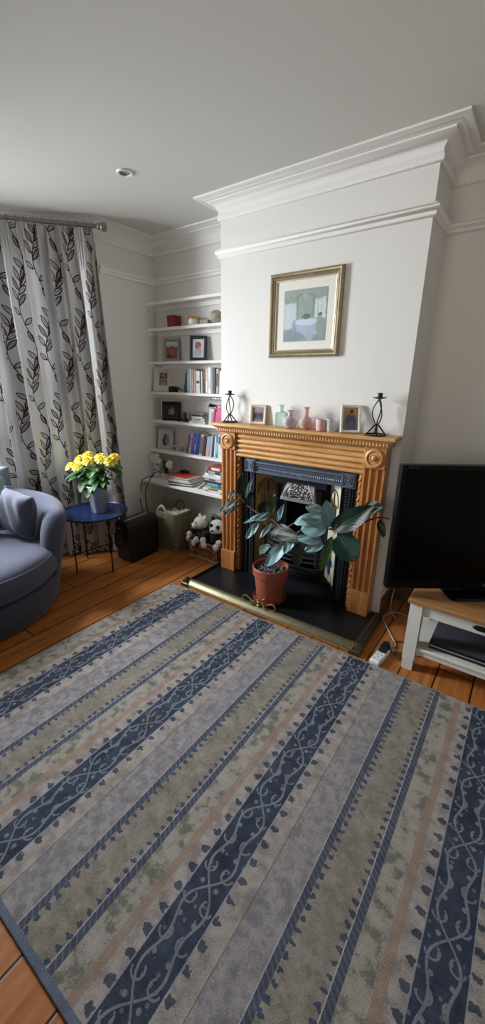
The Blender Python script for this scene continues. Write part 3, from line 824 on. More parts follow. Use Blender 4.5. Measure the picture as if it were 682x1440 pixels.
# ------------------------------------------------------------------ black box, baskets, toys
t = thing('paper_shredder', 'black rounded plastic paper shredder standing by the side table', 'shredder', (-1.445, -.315, 0), rz=math.radians(4))
def rrect(w, d, r, z, n=5):
    out = []
    for cx, cy, a0 in ((w - r, d - r, 0), (-w + r, d - r, 90), (-w + r, -d + r, 180), (w - r, -d + r, 270)):
        for k in range(n + 1):
            a = math.radians(a0 + 90 * k / n); out.append((cx + r * math.cos(a), cy + r * math.sin(a), z))
    return out
# bin profile seen from the broad side: bottom corners rounded
side = []
for cx, cz, a0 in ((.185 - .02, .31, 0), (-.185 + .02, .31, 90)):
    for k in range(4): a = math.radians(a0 + 90 * k / 3); side.append((cx + .02 * math.cos(a), cz + .02 * math.sin(a)))
for cx, cz, a0 in ((-.185 + .06, .06, 180), (.185 - .06, .06, 270)):
    for k in range(6): a = math.radians(a0 + 90 * k / 5); side.append((cx + .055 * math.cos(a), cz + .058 * math.sin(a)))
MB().prism(side, -.085, .085, 'x').build('bin', BLACK, t, bevel=.01)
top = MB(); top.loft([rrect(.088, .190, .03, .331), rrect(.090, .192, .03, .345), rrect(.078, .186, .03, .378), rrect(.050, .170, .02, .384)])
tb = top.build('cutter_head', M('black head plastic', '#121316', .4), t, angle=.5)
MB().box(-.012, .012, -.15, .13, .3835, .386).build('slot_trim', M('silver trim', '#b9bcc0', .3, .7), tb, label='thin silver slot trim')
MB().box(.055, .075, -.185, -.15, .20, .30).build('handle_recess', M('brown recess', '#2a2118', .6), t) if False else None
q = MB(); q.tube(curve_pts([(-.03, -.186, .30), (-.03, -.222, .29), (-.03, -.228, .23), (-.03, -.222, .17), (-.03, -.186, .16)], 5), .012, 10); q.build('handle', BLACK, t)
CAB = M('black cable', '#101012', .5)
def cable(name, label, P, r, mat, group=None, n=8):
    o = MB().tube(curve_pts(P, n), r, 8).build(name, mat); return tag(o, label, 'cable', group)
cable('power_cable', 'black cable hanging from the lowest shelf, nearest the curtain', [(-1.725, .26, .630), (-1.735, .10, .632), (-1.745, .02, .60), (-1.72, -.02, .50), (-1.70, -.05, .42), (-1.62, -.10, .36), (-1.60, -.10, .18), (-1.60, -.05, .006)], .0045, CAB)
cable('power_cable', 'black cable arching from the white router to the floor', [(-1.66, .24, .635), (-1.60, .12, .70), (-1.62, .06, .68), (-1.65, -.0, .56), (-1.64, -.03, .42), (-1.60, -.02, .2), (-1.57, -.01, .006)], .0045, CAB)
o = MB().box(-.011, .011, -.008, .008, -.03, .03).build('cable_joiner', WHITEP, bevel=.003); o.location = (-1.717, -.038, .475); tag(o, 'small white inline connector on the hanging black cable', 'connector')

SEAG = Sh('seagrass weave', '#8a8468', .85); x, y, z = SEAG.xyz('Object')
w_ = ((x + y) * 180.0 + (z * 55.0).fl() * 3.14).sin(); nn_ = SEAG.noise(SEAG.vec, 30, 3)
SEAG.color(SEAG.mix(SEAG.ramp(w_ * .3 + nn_, .2, .9), '#625d47', '#968f74')); SEAG.bump(w_, .5, .004); SEAG = SEAG.m
t = thing('seagrass_basket', 'tall square woven seagrass basket under the shelves holding cloth', 'basket', (-1.335, .04, 0))
R = []; rows = 24
for i in range(rows * 4 + 1):
    f = i / (rows * 4); s_ = .112 + .022 * f + .0035 * math.sin(2 * PI * i / 4)
    R.append(rrect(s_, s_ * .92, .03, .002 + .375 * f, 6))
for f, dz in ((.0, .377), (-.012, .378), (-.016, .36)): R.append(rrect(.134 + f, .123 + f, .028, dz, 6))
R.append(rrect(.112, .102, .028, .02, 6))
MB().loft(R).build('basket_body', SEAG, t, angle=1.2)
HND = M('cream rope handle', '#b5ae98', .9, nz=.1)
for sx, mt in ((-1, HND), (1, M('dark rope handle', '#5a5344', .9))):
    yy = sx * .118 * -1
    q = MB(); q.tube(curve_pts([(-.055 - .03, -sx * -.118, .34), (-.05 - .03, -sx * -.12, .40), (-.03, -sx * -.12, .445), (.02, -sx * -.12, .40), (.025, -sx * -.118, .34)], 6), .011, 8)
    q.build('handle', mt, t)
q = MB()
def cl(u, v):
    x, y = (u - .5) * .215, (v - .5) * .20
    return (x, y, .345 + .05 * mnoise.noise((x * 16, y * 16, 1.0)) + .03 * mnoise.noise((x * 40, y * 40, 3.0)) + .035 * math.exp(-((x - .06) ** 2 + (y) ** 2) * 300))
q.grid(cl, 30, 30)
o = q.build('folded_cloth', fabric('white cotton cloth', '#b6b3aa', '#cbc8c0', 120), angle=3); o.location = (-1.335, .04, 0); tag(o, 'crumpled off-white cloth heaped in the seagrass basket', 'cloth')

# brown wicker basket
WK1, WK2, WK3 = M('brown willow', '#96653f', .6, nz=.12), M('pale willow', '#cb9d6c', .55, nz=.1), M('dark willow', '#47291a', .7)
t = thing('wicker_basket', 'low brown wicker basket full of soft toys beside the fireplace', 'basket', (-.915, .10, 0))
bw, bd, bh = .165, .115, .165
MB().loft([rrect(bw - .02, bd - .02, .02, .004), rrect(bw - .02, bd - .02, .02, .02), rrect(bw + .008, bd + .008, .02, bh), rrect(bw - .002, bd - .002, .02, bh), rrect(bw - .03, bd - .03, .02, .025)]).build('lining', WK3, t)
rnd = random.Random(5); qa, qb = MB(), MB()
def onside(face, s_, h):
    f = h / bh; ww, dd = bw - .014 + .026 * f, bd - .014 + .026 * f
    return {'f': (s_ * ww, -dd - .003, h), 'b': (s_ * ww, dd + .003, h), 'l': (-ww - .003, s_ * dd, h), 'r': (ww + .003, s_ * dd, h)}[face]
for face in 'flrb':
    for row in range(6):
        sg = 1 if row % 2 else -1
        for k in range(15 if face in 'fb' else 10):
            s0 = -1.05 + 2.1 * k / (15 if face in 'fb' else 10) + rnd.uniform(-.03, .03); h0 = .014 + row * .026
            s1 = s0 + .26; ha, hb = (h0 - .010, h0 + .030) if sg > 0 else (h0 + .030, h0 - .010)
            m = qb if rnd.random() < .4 else qa; off = rnd.uniform(0, .004)
            P = []
            for j in range(4):
                g = j / 3; p = Vector(onside(face, max(-1, min(1, s0 + (s1 - s0) * g)), max(.006, min(bh, ha + (hb - ha) * g))))
                o_ = {'f': (0, -1, 0), 'b': (0, 1, 0), 'l': (-1, 0, 0), 'r': (1, 0, 0)}[face]; P.append(tuple(p + Vector(o_) * (off + .004 * math.sin(PI * g))))
            m.tube(P, .0042, 5)
qa.build('willow_weave', WK1, t); qb.build('pale_willow_weave', WK2, t, label='pale peeled willow strands')
rp = [(p[0], p[1], bh + .004 * math.sin(i * 1.9)) for i, p in enumerate(rrect(bw + .010, bd + .010, .02, bh, 8))]
MB().tube(rp, .008, 8, closed=True).build('rim', WK1, t)
rp = [(p[0], p[1], .009 + .002 * math.sin(i * 2.3)) for i, p in enumerate(rrect(bw + .006, bd + .006, .02, .009, 8))]
MB().tube(rp, .008, 8, closed=True).build('base_rope', M('pale base rope', '#a49a88', .9, nz=.15), t, label='pale rope round the base')

PLW = fabric('cream plush', '#c9c2b2', '#dcd6c8', 160); PLB = fabric('black plush', '#101012', '#1d1d20', 160); PLX = fabric('white plush', '#cfd0d2', '#e2e2e2', 160)
def plush(name, label, loc, rz, head, eye_patch, tilt):
    t = thing(name, label, 'soft toy', loc, rz); t.scale = (1.1, 1.1, 1.1)
    MB().ell((0, 0, .03), (.062, .055, .085)).build('body', PLB, t)
    hd = MB(Rt(tilt, 'Y')).ell((0, -.02, .135), (.066, .060, .060)).ell((0, -.075, .122), (.036, .034, .030)).build('head', head, t)
    for sx in (-1, 1):
        MB(Rt(tilt, 'Y')).ell((sx * .055, 0, .185), (.020, .012, .022)).build('ear', PLB if eye_patch else head, hd)
        e = MB(Rt(tilt, 'Y'))
        if eye_patch: e.ell((sx * .030, -.070, .152), (.017, .010, .019), Matrix.Rotation(sx * .5, 3, 'Y'))
        else: e.ell((sx * .026, -.077, .150), (.006, .005, .006))
        e.build('eye_patch' if eye_patch else 'eye', PLB, hd)
        q = MB(); q.tube(curve_pts([(sx * .05, -.01, .075), (sx * .085, -.05, .05), (sx * .075, -.095, .030)], 5), .022, 10); a_ = q.build('arm', PLB, t)
        MB().ell((sx * .073, -.105, .028), (.028, .026, .028)).build('paw', PLX, a_, label='white paw')
        q = MB(); q.tube(curve_pts([(sx * .03, -.03, -.03), (sx * .055, -.08, -.03), (sx * .055, -.115, -.012)], 5), .024, 10); l_ = q.build('leg', PLB, t)
        MB().ell((sx * .056, -.122, -.005), (.028, .020, .030)).build('foot', PLX, l_, label='white foot')
    MB(Rt(tilt, 'Y')).ell((0, -.109, .128), (.010, .007, .008)).build('nose', PLB, hd)
plush('soft_toy', 'cream-headed soft toy with black body, left one in the wicker basket', (-1.00, .10, .155), math.radians(-25), PLW, False, -.15)
plush('soft_toy', 'white panda soft toy with black eye patches, right one in the wicker basket', (-.845, .095, .165), math.radians(12), PLX, True, .12)
q = MB(); q.grid(lambda u, v: (-.13 + .26 * u, (v - .5) * .10 * (1 - .5 * abs(2 * u - 1) ** 2), .33 * (1 - abs(2 * u - 1) ** 2.4) ** .5 * (1 - .25 * abs(2 * v - 1) ** 2)), 24, 8)
o = q.build('cloth_bag', fabric('grey felt', '#6d6a60', '#807d72', 120), solid=.01, angle=3); o.location = (-1.05, .285, 0.005); tag(o, 'rounded grey felt bag behind the two baskets', 'bag')
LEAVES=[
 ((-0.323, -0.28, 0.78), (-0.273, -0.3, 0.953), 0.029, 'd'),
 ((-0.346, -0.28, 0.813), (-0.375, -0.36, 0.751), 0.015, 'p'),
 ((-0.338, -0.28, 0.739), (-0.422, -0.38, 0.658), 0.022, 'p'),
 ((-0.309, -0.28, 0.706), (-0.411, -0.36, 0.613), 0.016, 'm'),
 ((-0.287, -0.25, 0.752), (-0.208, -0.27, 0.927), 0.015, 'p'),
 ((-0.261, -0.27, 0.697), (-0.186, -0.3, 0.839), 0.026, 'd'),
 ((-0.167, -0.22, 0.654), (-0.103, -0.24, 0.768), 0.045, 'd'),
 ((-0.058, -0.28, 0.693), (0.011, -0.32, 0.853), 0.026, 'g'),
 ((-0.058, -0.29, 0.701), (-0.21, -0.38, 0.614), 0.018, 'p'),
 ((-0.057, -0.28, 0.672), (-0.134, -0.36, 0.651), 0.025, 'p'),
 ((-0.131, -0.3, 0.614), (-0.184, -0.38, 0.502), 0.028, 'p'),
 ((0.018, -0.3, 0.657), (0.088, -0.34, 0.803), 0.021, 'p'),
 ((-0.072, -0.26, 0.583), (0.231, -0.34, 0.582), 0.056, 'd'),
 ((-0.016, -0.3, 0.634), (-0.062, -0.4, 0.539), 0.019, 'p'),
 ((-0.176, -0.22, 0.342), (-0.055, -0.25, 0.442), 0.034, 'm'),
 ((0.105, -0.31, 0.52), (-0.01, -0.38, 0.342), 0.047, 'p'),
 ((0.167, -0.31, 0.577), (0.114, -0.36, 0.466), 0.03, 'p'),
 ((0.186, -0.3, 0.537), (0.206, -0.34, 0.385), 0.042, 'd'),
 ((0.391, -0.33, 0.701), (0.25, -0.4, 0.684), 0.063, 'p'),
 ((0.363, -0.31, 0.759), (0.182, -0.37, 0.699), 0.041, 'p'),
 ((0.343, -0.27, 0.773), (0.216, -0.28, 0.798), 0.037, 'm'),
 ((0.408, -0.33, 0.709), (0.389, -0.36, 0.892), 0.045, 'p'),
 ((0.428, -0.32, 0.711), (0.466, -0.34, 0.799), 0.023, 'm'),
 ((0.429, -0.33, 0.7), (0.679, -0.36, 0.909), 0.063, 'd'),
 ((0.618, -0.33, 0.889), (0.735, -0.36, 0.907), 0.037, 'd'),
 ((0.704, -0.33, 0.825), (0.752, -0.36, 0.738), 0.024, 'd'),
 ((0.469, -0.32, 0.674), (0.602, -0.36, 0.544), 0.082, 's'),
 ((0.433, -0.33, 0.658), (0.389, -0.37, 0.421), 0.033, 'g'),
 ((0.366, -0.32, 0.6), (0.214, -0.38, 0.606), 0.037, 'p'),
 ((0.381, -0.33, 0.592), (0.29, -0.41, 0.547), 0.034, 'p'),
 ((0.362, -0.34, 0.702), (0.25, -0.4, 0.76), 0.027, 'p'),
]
STEMS= [[(-0.006, -0.3, 0.301), (-0.006, -0.3, 0.455), (-0.035, -0.29, 0.579), (-0.052, -0.28, 0.694)], [(-0.006, -0.3, 0.306), (0.079, -0.31, 0.481), (0.196, -0.32, 0.628), (0.319, -0.33, 0.694), (0.41, -0.33, 0.7)], [(-0.041, -0.29, 0.578), (-0.134, -0.28, 0.661), (-0.258, -0.28, 0.722), (-0.346, -0.28, 0.808)], [(0.41, -0.33, 0.7), (0.552, -0.33, 0.751), (0.69, -0.33, 0.835), (0.761, -0.33, 0.842)], [(-0.038, -0.29, 0.658), (0.077, -0.3, 0.624), (0.166, -0.31, 0.688)]]
# ------------------------------------------------------------------ rubber plant
PX, PY = -.02, -.30
t = thing('potted_rubber_plant', 'rubber plant in a terracotta pot standing on the slate hearth', 'plant', (PX, PY, .037))
TERRA = M('terracotta plastic', '#99503c', .48, nz=.05, scale=12)
MB().lathe([(.001, .008), (.092, .008), (.096, .012), (.112, .205), (.121, .206), (.127, .212), (.130, .272), (.127, .276), (.122, .274), (.117, .215), (.094, .02), (.001, .02)], 56).build('pot', TERRA, t, angle=.5)
MB().lathe([(.001, .0005), (.098, .0005), (.118, .030), (.122, .031), (.120, .034), (.098, .007), (.001, .007)], 56).build('saucer', TERRA, t, angle=.5)
MB().lathe([(.001, .245), (.119, .240), (.119, .236), (.001, .236)], 40).build('soil', M('dark potting soil', '#231a15', .95, nz=.2, scale=80), t)
q = MB(); rnd = random.Random(3)
for k in range(90):
    a, r = rnd.uniform(0, 2 * PI), .11 * math.sqrt(rnd.random())
    q.ell((r * math.cos(a), r * math.sin(a), .246), (rnd.uniform(.007, .013), rnd.uniform(.006, .010), .005), Matrix.Rotation(rnd.uniform(0, 3), 3, 'Z'), 7, 5)
q.build('pebbles', M('grey slate chips', '#6d6a70', .7, nz=.25, scale=25), t, kind='stuff')
LM = {'d': leaf_mat('dark rubber leaf', '#15251a', '#1d3323', '#35523a', .36, .35), 'g': leaf_mat('green rubber leaf', '#274420', '#35572a', '#5f8048', .35),
      'p': leaf_mat('window sheen rubber leaf', '#5f8488', '#7fa3a6', '#9bbdbd', .24), 'm': leaf_mat('grey green rubber leaf', '#3c534b', '#51695f', '#6f8a80', .32),  # the pale leaf colour carries the window's reflection
      's': leaf_mat('glossy dark rubber leaf', '#173028', '#21453b', '#3a6156', .26, .4)}
O = Vector((PX, PY, .037)); CV = Vector(C)
BK = M('brown plant stem', '#54402c', .8, nz=.12)
for s_ in STEMS:
    P = curve_pts([tuple(Vector(p) - O) for p in s_], 6); n = len(P)
    MB().tube(P, [.0075 - .004 * i / n for i in range(n)], 8).build('stem', BK, t)
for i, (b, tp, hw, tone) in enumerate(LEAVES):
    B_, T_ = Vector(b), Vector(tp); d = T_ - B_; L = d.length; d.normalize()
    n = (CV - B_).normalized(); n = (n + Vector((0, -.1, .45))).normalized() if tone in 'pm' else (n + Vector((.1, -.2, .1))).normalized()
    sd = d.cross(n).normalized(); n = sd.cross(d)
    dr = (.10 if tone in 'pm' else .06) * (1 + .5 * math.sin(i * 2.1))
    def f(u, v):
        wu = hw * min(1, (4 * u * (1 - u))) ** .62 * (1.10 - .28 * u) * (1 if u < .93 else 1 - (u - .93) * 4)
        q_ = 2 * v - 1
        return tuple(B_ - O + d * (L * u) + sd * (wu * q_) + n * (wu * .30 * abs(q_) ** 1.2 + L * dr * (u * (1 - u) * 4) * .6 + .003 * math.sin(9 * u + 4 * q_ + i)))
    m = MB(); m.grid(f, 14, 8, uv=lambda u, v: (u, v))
    lf = m.build('leaf', LM[tone], t, angle=3.1, label={'p': 'leaf coloured pale for window sheen', 'g': 'bright green leaf', 'm': 'grey green leaf'}.get(tone))
    q = MB(); q.tube([tuple(B_ - O), tuple(B_ - O + d * L * .93)], [.003, .001], 6); 

# ------------------------------------------------------------------ framed picture
t = thing('framed_picture', 'framed watercolour of a dining room in an antique silver-gilt frame above the mantel', 'picture', (-.018, 0, 1.972))
FW, FH = .255, .252
def mould(t, w, h, prof, mat, name, label=None, extra_parent=None):
    """mitred frame: prof = [(inset from outer edge, -y depth)]"""
    rings = [[(-w + i, -d, -h + i), (w - i, -d, -h + i), (w - i, -d, h - i), (-w + i, -d, h - i)] for i, d in prof]
    return MB().loft(rings, False, True).build(name, mat, t, label=label, angle=.5)
mould(t, FW, FH, [(0, .001), (0, .018), (.004, .024), (.012, .028), (.020, .026), (.026, .018), (.030, .020), (.036, .017), (.040, .010), (.040, .001)], GOLD, 'frame')
mould(t, FW - .0395, FH - .0395, [(0, .0005), (0, .012), (.003, .014), (.008, .012), (.009, .0005)], M('pale silver slip', '#cfc6b2', .35, .5), 'slip', 'pale inner slip')
w, h = FW - .047, FH - .047
def pane(x0, x1, z0, z1, y, mat, name, par, label=None, extra=None):
    return MB().grid(lambda u, v: (x0 + (x1 - x0) * u, y, z0 + (z1 - z0) * v), 1, 1, uv=lambda u, v: (u, v)).build(name, mat, par, label=label, smooth=False)
pane(-w, w, -h, h, -.004, M('ivory mount board', '#dfdcd2', .8, nz=.01), 'mount', t, 'ivory mount board')
ART = picture_mat('watercolour room', ('#7f8f92', '#8b978f'), [
    ('b', .5, .95, .5, .10, '#8f9b94'), ('e', .5, .84, .22, .07, '#6d7a76'), ('b', .5, .60, .18, .28, '#8d9c92'), ('b', .16, .50, .15, .25, '#b9c3cb'), ('b', .32, .52, .012, .27, '#6c7a78'),
    ('b', .80, .62, .075, .17, '#c8d2d2'), ('b', .93, .62, .05, .19, '#c3cdd0'), ('b', .80, .62, .008, .18, '#8d9a9a'), ('b', .70, .62, .02, .20, '#7a8885'), ('e', .56, .30, .36, .15, '#a9b5c4'), ('b', .58, .24, .28, .12, '#9fadbf'),
    ('e', .56, .37, .30, .06, '#bcc8d8'), ('e', .54, .48, .10, .05, '#57655f'), ('e', .86, .50, .05, .035, '#5f6d68'), ('e', .22, .10, .25, .12, '#76878c'), ('b', .26, .28, .03, .14, '#8795a6'), ('b', .30, .14, .012, .14, '#6b7a88'), ('b', .21, .14, .012, .12, '#6b7a88'),
    ('e', .62, .10, .10, .09, '#98a6b6'), ('e', .86, .28, .09, .18, '#87958e'), ('e', .5, .87, .08, .05, '#9aa59f')], .5, .09, 14)
pane(-.150, .155, -.155, .150, -.0055, ART, 'painting', t, 'blue grey watercolour of a dining room')
# ------------------------------------------------------------------ small framed photos
def photo_frame(name, label, loc, rz, lean, w, h, bw, fmat, pic, mount=None, prof=None, group='photo frames', depth=.014):
    t = thing(name, label, 'photo frame', loc, rz, group, rx=-lean)
    pr = prof or [(0, -.0), (0, depth), (bw * .3, depth + .003), (bw * .8, depth), (bw, depth - .004), (bw, 0)]
    W2, H2 = w / 2, h / 2
    rings = [[(-W2 + i, -d, i), (W2 - i, -d, i), (W2 - i, -d, h - i), (-W2 + i, -d, h - i)] for i, d in pr]
    MB().loft(rings, False, True).build('frame', fmat, t, angle=.5)
    MB().box(-W2 + .002, W2 - .002, 0.0002, .004, .002, h - .002).build('backing', M('frame backing', '#4a3c30', .9), t)
    a, b = W2 - bw, bw
    if mount:
        mm, ix, iz = mount
        pane(-a, a, b, h - b, -.003, mm, 'mount', t)
        pane(-a + ix, a - ix, b + iz, h - b - iz, -.0045, pic, 'photo', t)
    else: pane(-a, a, b, h - b, -.0045, pic, 'photo', t)
    q = MB(Matrix.Translation((0, .004, h * .6)) @ Rt(lean + .30, 'X')).box(-.012, .012, 0, .003, -h * .62, 0)
    q.build('strut', M('frame strut', '#332b25', .8), t)
    return t
SKIN = '#a9785f'
P1 = picture_mat('group photo', ('#4a5148', '#8f9aa0'), [('e', .25, .45, .12, .25, '#2b2f38'), ('e', .5, .42, .13, .28, '#5c4a4c'), ('e', .75, .45, .12, .26, '#2f3d55'), ('e', .25, .72, .06, .09, SKIN), ('e', .5, .70, .06, .09, SKIN), ('e', .75, .72, .06, .09, SKIN), ('b', .5, .08, .5, .1, '#6f7480')], .4, .08)
P2 = picture_mat('boy photo', ('#6d6b58', '#c2a36c'), [('e', .5, .40, .36, .36, '#585d84'), ('e', .5, .22, .30, .2, '#6b6a8c'), ('e', .55, .76, .14, .13, SKIN), ('e', .55, .85, .13, .07, '#3b2b22')], .4, .06)
P3 = picture_mat('bride photo', ('#cfd4da', '#dfe2e6'), [('e', .45, .30, .34, .3, '#aeb9c9'), ('e', .48, .66, .26, .2, '#8a3c30'), ('e', .48, .66, .14, .12, SKIN), ('e', .62, .45, .12, .16, '#c7a497'), ('e', .25, .85, .1, .1, '#b9c0cc')], .4, .08)
P4 = picture_mat('sunset photo', ('#5a3426', '#c9ced2'), [('b', .5, .34, .5, .36, '#7b4c35'), ('e', .5, .40, .18, .34, '#94583a'), ('e', .5, .70, .08, .07, '#3b2a22'), ('e', .35, .12, .25, .12, '#4a2c20')], .4, .1)
P5a = picture_mat('two portraits', ('#70584e', '#9aa0a3'), [('b', .5, .24, .5, .24, '#8d6a5a'), ('e', .45, .28, .2, .18, SKIN), ('e', .55, .14, .35, .1, '#b89a86'), ('b', .5, .75, .5, .23, '#5d6163'), ('e', .5, .72, .18, .18, '#bb9782'), ('e', .4, .60, .3, .1, '#463f3f'), ('b', .5, .5, .5, .02, '#d8d2c6')], .4, .06)
P6 = picture_mat('dark portrait', ('#16161a', '#26282a'), [('e', .62, .46, .16, .24, '#b88a70'), ('e', .62, .74, .14, .12, SKIN), ('e', .35, .38, .12, .22, '#8e6b5a'), ('e', .36, .62, .10, .10, SKIN)], .4, .06)
P7 = picture_mat('couple photo', ('#b8b7b6', '#c9c8c6'), [('e', .42, .36, .26, .32, '#2c2c33'), ('e', .62, .40, .22, .3, '#8d8d92'), ('e', .42, .74, .11, .11, '#3a3030'), ('e', .63, .72, .10, .10, SKIN)], .4, .06)
MZ = 1.2632
photo_frame('photo_frame', 'small pale pink wooden frame with group photo on the left of the mantel', (-.335, -.035, MZ), math.radians(12), math.radians(8), .128, .138, .020, M('pale pinkish wood frame', '#d8bca9', .5, nz=.1), P1)
photo_frame('photo_frame', 'white photo frame leaning on the mantel beside the right candlestick', (.385, -.075, MZ), math.radians(28), math.radians(16), .125, .172, .017, M('white gloss frame', '#ebebea', .35, nz=.01), P2)
photo_frame('photo_frame', 'grey-bordered photo frame with warm brown picture, left on its alcove shelf', (-1.52, .285, SH[2] + .0005), math.radians(28), math.radians(8), .155, .195, .024, M('pale grey frame', '#8f8a80', .5), P4)
photo_frame('photo_frame', 'black photo frame with bright portrait on the alcove shelf', (-1.185, .275, SH[2] + .0005), math.radians(24), math.radians(8), .155, .205, .026, M('black frame wood', '#1b1e24', .4), P3)
photo_frame('photo_frame', 'white frame with two dark portraits leaning beside the upright books', (-1.665, .295, SH[3] + .0005), math.radians(30), math.radians(14), .19, .235, .040, M('white leaning frame', '#d3d2cc', .45, nz=.01), P5a, mount=(M('white mat', '#d9d7d1', .8), .016, .018))
photo_frame('photo_frame', 'ornate black photo frame with two portraits beside loose papers', (-1.555, .28, SH[4] + .0005), math.radians(20), math.radians(6), .185, .175, .034, M('carved black frame', '#141417', .45, nz=.2, scale=60, bump=.6), P6,
            prof=[(-.004, 0), (0, .012), (.006, .018), (.012, .014), (.018, .020), (.028, .015), (.034, .010), (.034, 0)])
photo_frame('photo_frame', 'silver-white photo frame with a dark couple beside the small white dish', (-1.655, .285, SH[5] + .0005), math.radians(20), math.radians(9), .165, .195, .026, M('silver white frame', '#c9c7c2', .4), P7)
t = thing('photo_frame', 'white card frame half hidden by the chimney edge on the third shelf', 'photo frame', (-.915, .285, SH[2]), math.radians(-35), rx=-.2)
MB().box(-.05, .05, -.002, .002, .0, .165).build('card', M('white card', '#dedddb', .6), t)
MB().box(-.04, .04, -.004, -.0021, .012, .15).build('photo', M('pale dotted print', '#b0aeb0', .6, nz=.3, scale=70), t)

# ------------------------------------------------------------------ mantel ornaments
WI = M('wrought iron', '#26262a', .38, .7, nz=.1)
def candlestick(label, loc, rz, twist):
    t = thing('candlestick', label, 'candlestick', loc, rz, 'wrought iron candlesticks')
    q = MB()
    for k in range(4):
        a = PI / 4 + k * PI / 2; c, s_ = math.cos(a), math.sin(a)
        q.tube(curve_pts([(0.004 * c, .004 * s_, .062), (.020 * c, .020 * s_, .045), (.052 * c, .052 * s_, .006), (.060 * c, .060 * s_, .004)], 4), .0042, 8)
    q.tube([(.058 * math.cos(2 * PI * k / 28), .058 * math.sin(2 * PI * k / 28), .0042) for k in range(28)], .004, 8, closed=True)
    q.build('foot', WI, t)
    q = MB()
    for k in range(3):
        P = []
        for j in range(19):
            f = j / 18; a = 2 * PI * k / 3 + twist * (f - .5) * 2; r = .004 + .027 * math.sin(PI * f) ** .85
            P.append((r * math.cos(a), r * math.sin(a), .058 + .135 * f))
        q.tube(P, .0034, 8)
    q.ell((0, 0, .060), .008, seg=10, rings=6); q.ell((0, 0, .194), .007, seg=10, rings=6); q.build('cage_stem', WI, t)
    q = MB().lathe([(.001, .200), (.012, .199), (.030, .203), (.038, .207), (.038, .2095), (.028, .206), (.012, .203), (.001, .203)], 28); q.build('drip_pan', WI, t)
    MB().lathe([(.013, .203), (.0135, .232), (.0115, .232), (.0105, .206), (.001, .206), (.001, .203)], 20).build('candle_cup', WI, t)
    return t
cs = candlestick('black twisted-iron candlestick at the left end of the mantel', (-.572, -.065, MZ), .2, .45)
cr = dup(cs, (.548, -.075, MZ), 1.2, 'black twisted-iron candlestick at the right end of the mantel'); cr.scale = (1.06, 1.06, 1.06)
def bottle(name, label, cat, loc, prof, mat, seg=28, square=False, rz=0):
    t = thing(name, label, cat, loc, rz)
    inn = [(max(.001, r - .0025), z) for r, z in prof[1:-1]]
    full = prof + [(max(.001, r - .0022), z - (.002 if i == 0 else 0) + (.003 if i == len(prof) - 1 else 0)) for i, (r, z) in enumerate(reversed(prof))]
    m = MB().lathe(full, 4 if square else seg)
    m.build('glass_body', mat, t, angle=.7, bevel=.004 if square else 0)
    return t
GG = glass_mat('green bottle glass', '#dcebe3', .06, .12); GL = glass_mat('lilac bottle glass', '#ded0da', .06, .2); GP = glass_mat('pink bottle glass', '#e6cac4', .06, .24); GC = glass_mat('clear glass', '#eef0f2', .04, .1)
t = bottle('glass_bottle', 'square pale green glass bottle on the mantel', 'bottle', (-.128, -.055, MZ), [(.001, .001), (.048, .001), (.050, .004), (.050, .092), (.040, .102)], GG, square=True, rz=math.radians(60))
MB().lathe([(.026, .100), (.017, .108), (.0165, .138), (.024, .143), (.025, .149), (.020, .149), (.014, .140), (.0145, .108), (.022, .100)], 24, cap=False).build('neck', GG, t)
t = bottle('glass_vase', 'round lilac glass bottle vase between the green and pink bottles', 'vase', (-.030, -.100, MZ), [(.001, .001), (.026, .001), (.040, .012), (.050, .035), (.049, .052), (.036, .072), (.018, .082), (.0165, .090), (.0175, .112), (.026, .118)], GL)
MB().lathe([(.026, .1165), (.0285, .119), (.0275, .122), (.024, .120)], 28, cap=False).build('lip', GL, t)
t = bottle('glass_vase', 'round pink glass bottle vase with long neck on the mantel', 'vase', (.078, -.080, MZ), [(.001, .001), (.024, .001), (.038, .012), (.047, .034), (.046, .052), (.034, .072), (.018, .083), (.0145, .095), (.0145, .128), (.022, .140)], GP)
MB().lathe([(.022, .139), (.0235, .142), (.022, .145), (.019, .142)], 28, cap=False).build('lip', GP, t)
PC = M('pink votive', '#d6b2ae', .35, nz=.05)
t = thing('candle_holder', 'small pale pink votive candle holder on the mantel', 'candle holder', (.192, -.085, MZ))
MB().lathe([(.001, .001), (.030, .001), (.032, .004), (.036, .072), (.034, .073), (.030, .012), (.001, .012)], 28).build('cup', PC, t, angle=.6)
MB().lathe([(.001, .012), (.029, .012), (.032, .046), (.001, .048)], 24).build('wax', M('pale wax', '#e6d9d2', .5), t)
t = bottle('glass_tumbler', 'clear glass tumbler beside the pink candle holder on the mantel', 'glass', (.258, -.072, MZ), [(.001, .001), (.028, .001), (.030, .004), (.034, .076)], GC)
MB().lathe([(.0335, .0755), (.0350, .077), (.0335, .0785), (.032, .077)], 28, cap=False).build('rim', GC, t)

